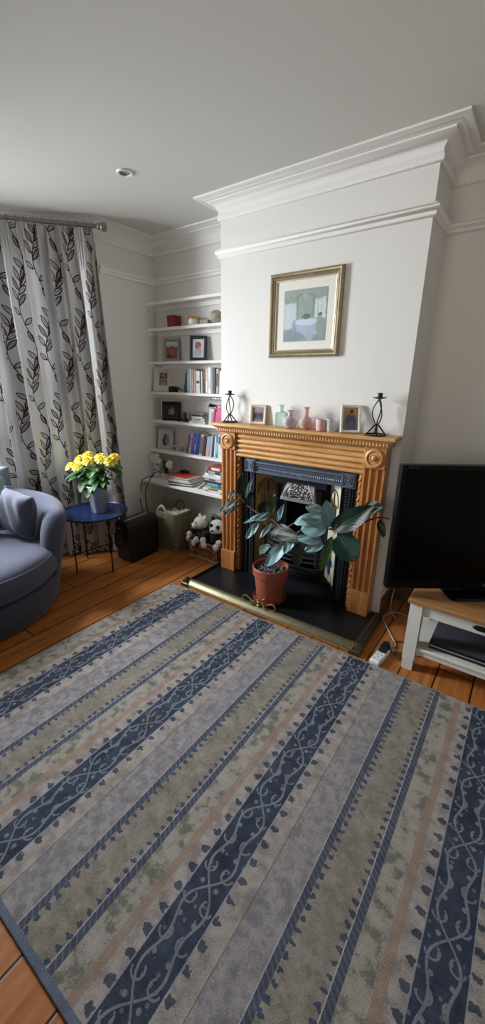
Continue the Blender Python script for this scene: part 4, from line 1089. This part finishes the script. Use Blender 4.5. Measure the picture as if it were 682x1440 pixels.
# ------------------------------------------------------------------ shelf 2 ornaments
RED = M('dark red glazed pot', '#8c1f1c', .4, nz=.25, scale=45)
z = SH[1] + .0005
t = thing('candle_pot', 'dark red pot on the second alcove shelf', 'pot', (-1.475, .285, z))
MB().loft([rrect(.040, .040, .012, .001), rrect(.045, .045, .012, .004), rrect(.046, .046, .012, .086), rrect(.049, .049, .012, .092), rrect(.043, .043, .012, .092), rrect(.040, .040, .012, .02)]).build('body', RED, t)
MB().lathe([(.001, .02), (.038, .02), (.038, .07), (.001, .072)], 20).build('wax', M('red wax', '#a3352c', .5), t)
t = thing('candle_jar', 'white candle jar with a gold lid on the second alcove shelf', 'candle', (-1.235, .285, z))
MB().lathe([(.001, .001), (.046, .001), (.048, .004), (.048, .048), (.001, .048)], 32).build('jar', M('cream jar', '#d9d6bd', .35, nz=.08), t)
MB().lathe([(.001, .068), (.040, .069), (.049, .066), (.051, .062), (.051, .0485), (.001, .0485)], 32).build('lid', M('gold lid', '#b3923e', .3, .8), t, label='gold lid')
MB().box(-.02, .02, -.0488, -.046, .012, .034).build('paper_patch', M('pale patch', '#e8e6da', .6), t)
o = MB().loft([rrect(.045, .022, .003, .001), rrect(.045, .022, .003, .040)]).build('grey_box', M('grey beige card', '#9b938c', .7), bevel=.002); o.location = (-1.125, .305, z); o.name = 'small_box'
tag(o, 'small plain grey box beside the gold-lidded jar', 'box')
t = thing('woven_ball', 'round woven openwork ball at the right end of the second shelf', 'ornament', (-.985, .285, z))
MB().ell((0, 0, .052), .048, seg=24, rings=16).build('core', M('dark ball core', '#6d675c', .9), t)
q = MB(); rnd = random.Random(2)
for k in range(34):
    ax = Vector((rnd.gauss(0, 1), rnd.gauss(0, 1), rnd.gauss(0, 1))).normalized(); u = ax.orthogonal().normalized(); w = ax.cross(u); off = rnd.uniform(-.6, .6); rr = math.sqrt(1 - off * off)
    q.tube([tuple(Vector((0, 0, .0525)) + .0495 * (ax * off + (u * math.cos(2 * PI * j / 22) + w * math.sin(2 * PI * j / 22)) * rr)) for j in range(22)], .0026, 5, closed=True)
q.build('woven_strands', M('pale cane', '#b9b1a0', .7, nz=.15), t)
# ------------------------------------------------------------------ books
def book(label, x, y, z, th, h, d, col, rz=0, lean=0, group=None, flat=False, name='book', pc=PAPER, stripe=None):
    """upright: spine faces -y at (x, y), thickness along x; lean tips the top towards +x"""
    t = thing(name, label, 'magazine' if name == 'magazine' else 'book', (x, y, z), rz, group, ry=lean)
    cm_ = M('cover ' + col, col, .5, nz=.10, scale=35)
    m = MB(); k = min(.0022, th * .2)
    if not flat:
        m.box(0, k, 0, d, 0, h).box(th - k, th, 0, d, 0, h).box(k, th - k, 0, k, 0, h)
        p = MB().box(k, th - k, k, d - .004, .003, h - .003)
    else:
        m.box(-h / 2, h / 2, 0, d, 0, k).box(-h / 2, h / 2, 0, d, th - k, th).box(-h / 2, h / 2, 0, k, k, th - k)
        p = MB().box(-h / 2 + .003, h / 2 - .003, k, d - .003, k, th - k)
    m.build('cover', cm_, t, smooth=False, bevel=.0008); p.build('pages', pc, t, smooth=False)
    if stripe:
        c2, f0, f1 = stripe; s_ = MB()
        if not flat: s_.box(th * .12, th * .88, -.0006, 0, h * f0, h * f1)
        else: s_.box(-h / 2 + h * f0, -h / 2 + h * f1, -.0006, 0, th * .18, th * .82)
        s_.build('spine_panel', M('panel ' + c2, c2, .6), t, smooth=False)
    return t
X4 = lambda zx: -1.316 + (255 + zx / 11.37 - 262) * .00843
z4 = SH[3] + .0005; g4 = 'upright books on the alcove shelf'
rows = [(50, 36, .175, '#125a5e', 9, 'dark teal book leaning at the left end of the upright books', None), (100, 46, .205, '#7fb3c9', 2, 'light blue book next to the leaning teal book', ('#a9cfdd', .1, .8)),
        (150, 28, .207, '#e3e3e0', 0, 'tall thin white book right of the light blue one', None), (181, 32, .200, '#c8a099', 0, 'dusty pink book beside a tall thin white one', ('#d8bdb6', .1, .6)),
        (216, 28, .198, '#c9aaa0', 1, 'pinkish beige book left of the white one with black marks', None), (252, 62, .186, '#dad9d2', 0, 'thick white book with small black figures on its spine', ('#2c2c2e', .44, .56)),
        (322, 10, .178, '#6b6f6a', 0, 'very thin grey booklet right of the thick white book', None), (334, 16, .184, '#e6e4e0', 0, 'narrow white book beside a dark grey one', None), (352, 16, .180, '#55565c', 0, 'slim dark grey book among the upright books', None),
        (369, 28, .196, '#4d2f2d', 0, 'dark maroon book in the middle of the upright row', ('#8a5a4e', .6, .9)), (400, 36, .203, '#d9c0b6', 0, 'pale blush book left of the tallest white book', ('#eee9e5', 0.05, .5)), (438, 46, .216, '#e9e9e8', 0, 'tallest bright white book of the upright row', ('#cfd0d2', .2, .5)),
        (487, 20, .212, '#a7a9ad', 1, 'mid grey book right of the tallest white one', None), (509, 46, .207, '#2d303c', 0, 'thick dark navy book near the chimney edge', ('#4c5060', .5, .9)), (562, 36, .203, '#b3a596', 1, 'beige patterned book right of the thick navy book', ('#5d5048', .3, .8)),
        (606, 40, .187, '#e4e2de', 2, 'white book at the right end beside the chimney edge', None)]
for a, w, h, c, ln, lb, st in rows: book(lb, X4(a), .243, z4, w / 11.37 * .00843 * .96, h, .098, c, lean=math.radians(ln), group=g4, stripe=st)
o = book('small white leaflet leaning low against the teal book', X4(24), .243, z4, .005, .075, .06, '#dcd9d0', lean=math.radians(14), group=g4)

X6 = lambda zx: -1.305 + (250 + zx / 10.49 - 256) * .00835
z6 = SH[5] + .0005; g6 = 'leaning books on the alcove shelf'
rows = [(30, 30, .190, '#7e2a33', 14, 'dark red book at the left end of the leaning books', ('#b85a5a', .3, .8)), (66, 34, .195, '#b7bfd6', 13, 'pale lilac book beside the dark red leaning one', ('#7c86b3', .35, .9)), (104, 32, .197, '#5b4a7d', 13, 'purple book between the lilac and bright blue ones', ('#a35a72', .4, .85)),
        (140, 48, .212, '#2c55a6', 12, 'thick bright blue book leaning in the middle row', ('#5f86c9', .2, .5)), (190, 40, .212, '#1c3272', 12, 'deep navy blue book behind the bright blue one', None), (236, 46, .200, '#b9afa0', 10, 'cream and grey patterned book leaning in the row', ('#5c5651', .1, .9)),
        (288, 42, .183, '#33242a', 9, 'dark brown book right of the cream patterned one', None), (336, 54, .188, '#c79aa2', 9, 'rose pink book with a pale blue top half', ('#86acc4', .55, .98)), (394, 30, .195, '#a9c0cf', 8, 'light grey-blue book beside the rose pink one', None),
        (428, 30, .192, '#2a365e', 7, 'navy book in the right half of the leaning row', None), (462, 24, .196, '#d0d9da', 5, 'white narrow book next to the turquoise one', None), (488, 28, .198, '#2f7f92', 4, 'turquoise book near the right end of the leaning row', ('#8cc0c8', .2, .7)),
        (520, 66, .206, '#cfe0d6', 3, 'thick pale mint book with dark blue upper spine', ('#4b548c', .62, .95)), (592, 38, .200, '#2c2f33', 2, 'charcoal book at the right end by the pine surround', None)]
for a, w, h, c, ln, lb, st in rows: book(lb, X6(a), .235, z6, w / 10.49 * .00835 * .93, h, .100, c, lean=math.radians(ln), group=g6, stripe=st)

# lowest shelf: fanned magazines and stacked books
z7 = SH[6] + .0005; zc = z7; rnd = random.Random(11)
mags = [('#1a1a1d', 'black magazine at the bottom of the fanned pile'), ('#d5d3cf', 'white magazine second from the bottom of the fanned pile'), ('#2b2b30', 'dark glossy magazine third from the bottom of the fanned pile'), ('#cfcdc8', 'pale grey magazine in the middle of the fanned pile'),
        ('#dedcd8', 'white magazine just above the middle of the fanned pile'), ('#9fa3a6', 'grey magazine third from the top of the fanned pile'), ('#e3e1de', 'white magazine second from the top of the fanned pile'), ('#c4452a', 'orange-red magazine on top of the fanned pile')]
for i, (c, lb) in enumerate(mags):
    th = .011 if i < 7 else .006
    book(lb, -1.275 + rnd.uniform(-.012, .012) - .008 * i + .02, .075 + rnd.uniform(-.006, .006), zc, th, .255, .195, c, rz=math.radians(14 - 2.2 * i + rnd.uniform(-2, 2)), flat=True, group='magazines fanned on the lowest shelf', name='magazine', pc=M('white magazine pages', '#e2e1dd', .7))
    zc += th + .0006
o = MB().tube([(.05 * math.cos(2 * PI * k / 24), .028 * math.sin(2 * PI * k / 24), .012 + .004 * math.sin(k)) for k in range(24)], .009, 8, closed=True).build('headband', M('dark knitted band', '#26262a', .9)); o.location = (-1.36, .235, zc)
tag(o, 'dark coiled band lying at the back of the orange-red magazine', 'band')
zc = z7
stk = [(.020, .215, '#d3cfd0', 'white book with pink and black spine lettering, bottom of the right stack', ('#b06a86', .1, .35)), (.018, .21, '#e0dfdc', 'white book second from the bottom of the right stack', ('#4c4c55', .3, .8)), (.022, .205, '#7a8a52', 'olive green book with yellow in the right stack', ('#c8c06a', .1, .4)),
       (.026, .20, '#23668a', 'blue book in the middle of the right stack', ('#62b4c8', .2, .8)), (.016, .20, '#1d2026', 'black book above the blue one in the right stack', None), (.024, .195, '#b8a9a4', 'beige pink book in the right stack', ('#7a4f50', .3, .7)), (.018, .19, '#dddcdb', 'white book third from the top of the right stack', None),
       (.020, .185, '#e2e2e4', 'bright white book second under the red one', ('#9aa3b5', .2, .6)), (.028, .17, '#3a3b45', 'dark grey patterned book under the red one', ('#a9acb5', .1, .6))]
for i, (th, w, c, lb, st) in enumerate(stk):
    book(lb, -.885 + rnd.uniform(-.008, .012), .085 + rnd.uniform(-.01, .012), zc, th, w, .16, c, rz=math.radians(rnd.uniform(-7, 7)), flat=True, group='books stacked on the lowest shelf', stripe=st); zc += th + .0006
t = book('red book with white lettering lying on top of the right stack', -.86, .095, zc, .034, .15, .14, '#8f2b28', rz=math.radians(3), flat=True, group='books stacked on the lowest shelf', stripe=('#e0d6d2', .25, .85))
t = book('white magazine leaning between the two piles on the lowest shelf', -1.085, .11, z7, .006, .165, .17, '#d9d8d6', rz=0, lean=math.radians(48), group='books stacked on the lowest shelf', name='magazine')

# ------------------------------------------------------------------ router, orchid
t = thing('router', 'white upright router box at the left end of the lowest shelf', 'router', (-1.725, .215, z7), rz=math.radians(30))
MB().loft([rrect(.034, .026, .008, 0), rrect(.036, .028, .008, .006), rrect(.030, .020, .008, .165), rrect(.026, .016, .008, .172)]).build('casing', WHITEP, t, angle=.6)
q = MB(); q.box(.004, .018, -.030, -.022, .128, .140).box(-.020, -.008, -.031, -.023, .07, .082); q.build('socket_panel', BLACK, t, label='small dark sockets')
t = thing('potted_orchid', 'white orchid in a white pot on the lowest alcove shelf', 'plant', (-1.575, .20, z7))
MB().loft([rrect(.045, .040, .006, 0), rrect(.050, .045, .006, .066), rrect(.046, .041, .006, .066), rrect(.042, .037, .006, .02)]).build('pot', M('white ceramic pot', '#d0cec8', .35), t, angle=.5)
MB().loft([rrect(.042, .037, .006, .05), rrect(.042, .037, .006, .058)]).build('moss', M('dark moss', '#232a1c', .95), t)
OL = leaf_mat('orchid leaf', '#16301a', '#1e3d22', '#2c5231', .35)
for a in (.4, 2.2, 3.6, 5.0):
    m = MB(); blade(m, (0, 0, .058), (math.cos(a) * .5, math.sin(a) * .3, 1), (math.cos(a), math.sin(a), .2), .13, .024, .25); m.build('leaf', OL, t)
def orch(m, c, n, R):
    n = Vector(n).normalized(); q0 = n.to_track_quat('Z', 'Y').to_matrix()
    for k in range(5):
        a = 2 * PI * k / 5 + .3; dr = q0 @ Vector((math.cos(a), math.sin(a), .25)); blade(m, c, dr, n, R, R * (.42 if k % 2 else .55), .12, 5)
    m.ell(tuple(Vector(c) + n * .006), .007, seg=8, rings=6)
FLW = M('white orchid petal', '#e4e2dd', .6, nz=.03)
for P, fl in (([(0, 0, .055), (-.02, -.01, .14), (-.05, -.02, .20), (-.105, -.03, .215), (-.14, -.03, .185)], [(-.08, -.04, .225), (-.105, -.045, .190), (-.135, -.04, .215), (-.150, -.04, .178), (-.065, -.035, .185)]),
              ([(.01, 0, .055), (.03, -.01, .10), (.055, -.02, .15), (.075, -.02, .168)], [(.065, -.03, .155), (.085, -.03, .175), (.09, -.03, .145)])):
    MB().tube(curve_pts(P, 5), .0028, 6).build('stem', STEM, t)
    for i, c in enumerate(fl):
        m = MB(); orch(m, c, (.35 + .2 * math.sin(i * 2), -1, .25), .034); m.build('flower', FLW, t)

# ------------------------------------------------------------------ bits on the other shelves
z5 = SH[4] + .0005
t = thing('magazine_file', 'white card magazine file with grey stripe leaning beside the pink bag', 'file', (-1.045, .235, z5), ry=math.radians(6))
MB().box(0, .052, 0, .10, 0, .145).build('file_body', M('white file card', '#d2d0d2', .6), t, bevel=.002)
MB().box(.030, .050, -.001, 0, .02, .12).build('stripe', M('pink dots', '#c58aa0', .6, nz=.3, scale=50), t, label='pink patterned stripe')
MB().box(-.006, -.001, 0, .10, 0, .14).build('grey_board', M('grey board', '#77797d', .6), t)
t = thing('gift_bag', 'bright pink gift bag beside the white magazine file', 'bag', (-.945, .275, z5))
MB().loft([[(-.042, -.028, 0), (.042, -.028, 0), (.042, .028, 0), (-.042, .028, 0)], [(-.044, -.026, .10), (.044, -.026, .10), (.044, .026, .10), (-.044, .026, .10)], [(-.046, -.008, .15), (.046, -.008, .15), (.046, .008, .15), (-.046, .008, .15)]]).build('bag_body', M('magenta paper', '#c22a6a', .5, nz=.06), t)
MB().tube(curve_pts([(-.03, -.01, .148), (-.02, -.012, .165), (.03, -.012, .172), (.055, -.013, .15), (.058, -.02, .06)], 5), .004, 8).build('ribbon', M('magenta ribbon', '#a31f58', .5), t)
o = MB().loft([[(-.04, 0, 0), (.02, 0, 0), (.04, .03, .012), (-.05, .03, .025)], [(-.04, 0, .006), (.02, 0, .006), (.04, .03, .018), (-.05, .03, .031)]]).build('black_tag', BLACK); o.name = 'tag'; o.location = (-1.01, .245, z5 + .152)
tag(o, 'black and white swing tag lying on the magazine file', 'tag')
t = book('grey-lilac book lying on top of the papers', -1.19, .265, z5 + .074, .026, .075, .06, '#77758c', flat=True, group='papers beside the pink bag')
t = book('white book lying under the grey-lilac one', -1.20, .255, z5 + .046, .014, .13, .08, '#dcdbd7', flat=True, group='papers beside the pink bag'); 
t = book('black booklet sandwiched under the lilac book', -1.215, .258, z5 + .061, .0125, .10, .075, '#26272c', flat=True, group='papers beside the pink bag')
t = book('pale green booklet in the middle of the paper pile', -1.18, .25, z5 + .020, .0255, .15, .09, '#b9c2ad', flat=True, group='papers beside the pink bag', stripe=('#7f9070', .3, .7))
t = book('white booklet at the bottom of the paper pile', -1.19, .24, z5, .0195, .19, .10, '#d6d5d3', flat=True, group='papers beside the pink bag', stripe=('#9aa0a6', .3, .9))
o = MB().tube(curve_pts([(-.07, 0, .012), (-.03, -.012, .022), (0, .008, .018), (.03, -.01, .026), (.07, .004, .010)], 6), [.010 + .004 * math.sin(k) for k in range(25)], 8).build('scarf', M('dark maroon cloth', '#231418', .9)); o.location = (-1.36, .25, z5 + .001); tag(o, 'dark maroon bundle in front of the loose papers', 'cloth')
for dx, c, lb in ((-1.395, '#5b4a3f', 'small brown pot beside the ornate black frame'), (-1.345, '#b9ada0', 'small pale pot behind the dark maroon bundle')):
    o = MB().lathe([(.001, 0), (.016, 0), (.020, .06), (.022, .085), (.018, .085), (.014, .01), (.001, .01)], 18).build('pot', M('pot ' + c, c, .5)); o.location = (dx, .305, z5); o.name = 'small_pot'; tag(o, lb, 'pot')
t = thing('marker_strip', 'black strip with white blocks fixed under the book shelf', 'strip', (-.94, .236, SH[3] - .052))
MB().box(-.075, .08, 0, .004, 0, .026).build('strip', BLACK, t)
q = MB()
for x, w in ((-.062, .02), (-.034, .026), (-.002, .018), (.024, .024), (.054, .018)): q.box(x, x + w, -.0008, 0, .007, .019)
q.build('white_blocks', M('white print', '#dcdcdc', .6), t)
# camera on shelf 4
t = thing('camera', 'small black camera with its strap beside the leaning white frame', 'camera', (-1.50, .27, z4), rz=math.radians(20))
MB().loft([rrect(.045, .016, .008, 0), rrect(.045, .016, .008, .045), rrect(.030, .012, .006, .052)]).build('camera_body', BLACK, t)
MB(T(.005, -.016, .024)).lathe([(.001, .022), (.014, .022), (.018, .020), (.019, 0), (.001, 0)], 20, axis='y').build('lens', GLOSSB, t)
MB().tube(curve_pts([(.042, -.004, .03), (.07, -.02, .04), (.10, -.03, .012), (.135, -.02, .006), (.16, .0, .010), (.10, .02, .008), (.045, .012, .03)], 5), .004, 6).build('strap', BLACK, t)
t = thing('pedestal_dish', 'small white pedestal dish beside the silver-white photo frame', 'dish', (-1.475, .265, z6))
MB().lathe([(.001, 0), (.028, 0), (.030, .004), (.012, .012), (.010, .030), (.022, .040), (.058, .052), (.060, .058), (.055, .057), (.02, .046), (.001, .044)], 32).build('dish_body', M('white china', '#cfcdc9', .35, nz=.02), t, angle=.8)
# ------------------------------------------------------------------ TV stand and TV
t = thing('tv_stand', 'white painted television stand with an oak top', 'tv stand', (1.50, -.20, 0))
hw = .545; yf, yb = -.225, .19
MB().loft([[(-hw - .012 + o, yf - .015 + o, z), (hw + .012 - o, yf - .015 + o, z), (hw + .012 - o, yb, z), (-hw - .012 + o, yb, z)] for o, z in ((.004, .428), (0, .432), (0, .448), (.006, .455))]).build('oak_top', OAK_X, t, angle=.5)
for sx in (-1, 1):
    for y0 in (yf, yb - .065):
        q = MB(); x0, x1 = sorted((sx * hw, sx * (hw - .065)))
        q.loft([[(x0 + i, y0 + i, z), (x1 - i, y0 + i, z), (x1 - i, y0 + .065 - i, z), (x0 + i, y0 + .065 - i, z)] for i, z in ((.004, 0), (.004, .068), (0.0, .070), (.003, .074), (0, .078), (0, .4275))])
        q.build('leg', CHALK, t, angle=.4)
d_ = MB().box(-hw + .065, hw - .065, yf + .012, yf + .03, .358, .4275); dr = d_.build('drawer_front', CHALK, t, bevel=.003)
q = MB(T(-.205, yf + .011, .392)); q.x = q.x @ Matrix.Diagonal((1, 1, .42, 1)); q.lathe([(.001, .008), (.030, .007), (.036, .002), (.036, 0), (.001, 0)], 28, axis='y')
q.build('cup_handle', M('dark bronze handle', '#26211d', .4, .6), dr, label='dark oval cup handle')
MB().box(-hw + .02, -hw + .04, yf + .065, yb - .065, .35, .4275).box(hw - .04, hw - .02, yf + .065, yb - .065, .35, .4275).build('side_apron', CHALK, t)
MB().box(-hw + .02, hw - .02, yf + .008, yb - .01, .138, .156).build('lower_shelf', CHALK, t, bevel=.003)
MB().box(-hw + .065, hw - .065, yf + .015, yf + .035, .108, .137).build('lower_rail', CHALK, t, bevel=.003)
MB().box(-hw + .03, hw - .03, yb - .02, yb - .008, .157, .427).build('back_panel', M('back board white', '#bfc3c6', .6), t)
o = MB().box(0, .43, 0, .25, 0, .040).build('set_top_box', M('black satin box', '#0d0e11', .3), bevel=.003); o.location = (1.075, -.375, .1565); tag(o, 'flat black media player on the lower shelf of the stand', 'media player')
MB().box(.004, .426, -.0015, 0, .018, .024).build('silver_line', M('silver line', '#b8babd', .3, .7), o); MB().box(.002, .428, .004, .246, .0401, .0415).build('lid', M('slate lid', '#4a4d55', .28), o)
o = MB().box(-.065, .065, -.02, .02, 0, .165).build('storage_box', M('midnight blue casing', '#1e2a4c', .4), bevel=.004); o.location = (1.185, -.085, .157); o.rotation_euler = (math.radians(-8), 0, 0); o.name = 'storage_box'; tag(o, 'dark blue upright box behind the media player', 'box')
o = MB().box(0, .36, 0, .16, 0, .115).build('amplifier', BLACK, bevel=.004); o.location = (1.27, -.10, .157); o.name = 'black_box'; tag(o, 'large black box filling the right of the stand shelf', 'box')
yw = math.radians(35.6); TVX, TVY = 1.235, -.125
t = thing('television', 'large black flat-screen television angled on the oak-topped stand', 'television', (TVX, TVY, .4555), yw)
tw = .53; z0, z1 = .030, .722
MB().loft([rrect(.20, .115, .03, 0), rrect(.20, .115, .03, .008), rrect(.19, .105, .03, .014)]).build('stand_base', GLOSSB, t, angle=.5)
MB().prism([(-.07, .012), (.07, .012), (.05, .12), (-.05, .12)], -.010, .035, 'y').build('neck', GLOSSB, t)
MB().loft([[(-tw + a, y, z0 + a), (tw - a, y, z0 + a), (tw - a, y, z1 - a), (-tw + a, y, z1 - a)] for a, y in ((.004, -.035), (0, -.031), (0, .012), (.06, .045), (.12, .055))]).build('housing', M('tv bezel', '#060607', .35, spec=.2), t, angle=.5)
MB().box(-tw + .022, tw - .022, -.0362, -.0351, z0 + .045, z1 - .022).build('screen', M('dark glass screen', '#020203', .2, nz=.02, spec=.12), t, bevel=.001)
def text(body, name, size, par, loc, mat, rot=(PI / 2, 0, 0), align='LEFT'):
    cu = bpy.data.curves.new(name, 'FONT'); cu.body = body; cu.size = size; cu.align_x = align; cu.extrude = .0004; cu.materials.append(mat)
    o = bpy.data.objects.new(name, cu); COL.objects.link(o); bpy.context.view_layer.update()
    me = bpy.data.meshes.new_from_object(o.evaluated_get(bpy.context.evaluated_depsgraph_get())); bpy.data.objects.remove(o)
    o = bpy.data.objects.new(name, me); COL.objects.link(o); o.parent = par; o.location = loc; o.rotation_euler = rot; return o
text('SONY', 'lettering', .020, t, (-tw + .030, -.0368, z1 - .017), M('dim grey lettering', '#4a4a4c', .5))
text('BRAVIA', 'lettering', .022, t, (.0, -.0368, z0 + .020), M('grey lettering', '#6f6f72', .5))

# ------------------------------------------------------------------ leads on the floor by the stand
t = thing('power_strip', 'white extension lead block on the floorboards by the rug edge', 'extension lead', (.838, -.415, 0), rz=math.radians(-6))
MB().loft([rrect(.027, .092, .006, .001), rrect(.029, .094, .006, .006), rrect(.029, .094, .006, .028), rrect(.024, .088, .006, .034)]).build('casing', WHITEP, t, angle=.5)
q = MB()
for yy in (-.055, -.01):
    for a, b in ((0, .012), (-.012, -.008), (.012, -.008)): q.box(a - .004, a + .004, yy + b - .003, yy + b + .003, .0338, .0345)
q.build('sockets', M('socket slots', '#55585c', .6), t)
for i, (dy, lb) in enumerate(((.028, 'black plug in the white extension lead, nearer the rug'), (.070, 'black plug in the white extension lead, nearer the wall'))):
    p = thing('plug', lb, 'plug', (.838 + dy * .1, -.415 + dy, .0345), rz=.3 * i)
    MB().loft([rrect(.024, .020, .007, .0), rrect(.025, .021, .007, .012), rrect(.017, .014, .006, .034)]).build('plug_body', BLACK, p, angle=.5)
WC = M('pale grey flex', '#b3aca0', .6)
cable('flex', 'pale flex looping on the floor behind the extension lead', [(.845, -.30, .02), (.88, -.25, .006), (.80, -.12, .006), (.72, .02, .006), (.78, .14, .006), (.92, .10, .006), (1.0, .0, .006), (1.03, -.1, .006)], .0042, WC)
cable('flex', 'pale flex rising along the alcove corner to the television', [(.80, .05, .006), (.74, .12, .02), (.725, .18, .10), (.74, .22, .22), (.80, .26, .34), (.90, .24, .46)], .004, WC)
cable('flex', 'pale flex running from the plugs towards the stand leg', [(.85, -.345, .055), (.88, -.32, .03), (.93, -.30, .010), (1.03, -.26, .006), (1.06, -.18, .006)], .004, WC)
cable('flex', 'brown flex curled beside the extension lead', [(.87, -.34, .04), (.90, -.36, .01), (.895, -.30, .006), (.86, -.22, .006), (.92, -.18, .006), (.98, -.22, .006)], .0035, M('brown flex', '#5e4a3a', .6))

# ------------------------------------------------------------------ light
def area(name, X, w, h, energy, color=(1, 1, 1), spread=180):
    l = bpy.data.lights.new(name, 'AREA'); l.shape = 'RECTANGLE'; l.size = w; l.size_y = h; l.energy = energy; l.color = color; l.spread = math.radians(spread)
    o = bpy.data.objects.new(name, l); COL.objects.link(o); o.matrix_world = X; return o
def facing(loc, d):
    q = Vector(d).normalized().to_track_quat('-Z', 'Y').to_matrix().to_4x4(); return Matrix.Translation(loc) @ q
DAY = (.93, .965, 1.0)
area('window_daylight', facing((-2.80, -1.45, 1.66), (.79, .46, -.40)), 1.0, 1.7, 160, DAY, 125)
area('window_daylight', facing((-2.31, -.52, 1.60), (.69, -.74, -.05)), .75, 1.6, 9, DAY)
area('window_daylight', facing((-2.31, -3.25, 1.60), (.69, .74, -.05)), .75, 1.6, 2.5, DAY)
area('rear_fill', facing((.9, -4.1, 1.7), (.08, 1, .16)), 2.2, 1.2, 5.5, (1, .92, .84), 80)  # added fill lamp; the rear wall has no opening
w = bpy.data.worlds.new('daylight'); scene.world = w; w.use_nodes = True
bg = w.node_tree.nodes['Background']; bg.inputs[0].default_value = (.85, .92, 1, 1); bg.inputs[1].default_value = 1.2
scene.view_settings.view_transform = 'Standard'; scene.view_settings.look = 'None'; scene.view_settings.exposure = 0.33; scene.view_settings.gamma = 1.0
scene.cycles.max_bounces = 10; scene.cycles.diffuse_bounces = 6; scene.cycles.transparent_max_bounces = 12; scene.cycles.sample_clamp_indirect = 6.0
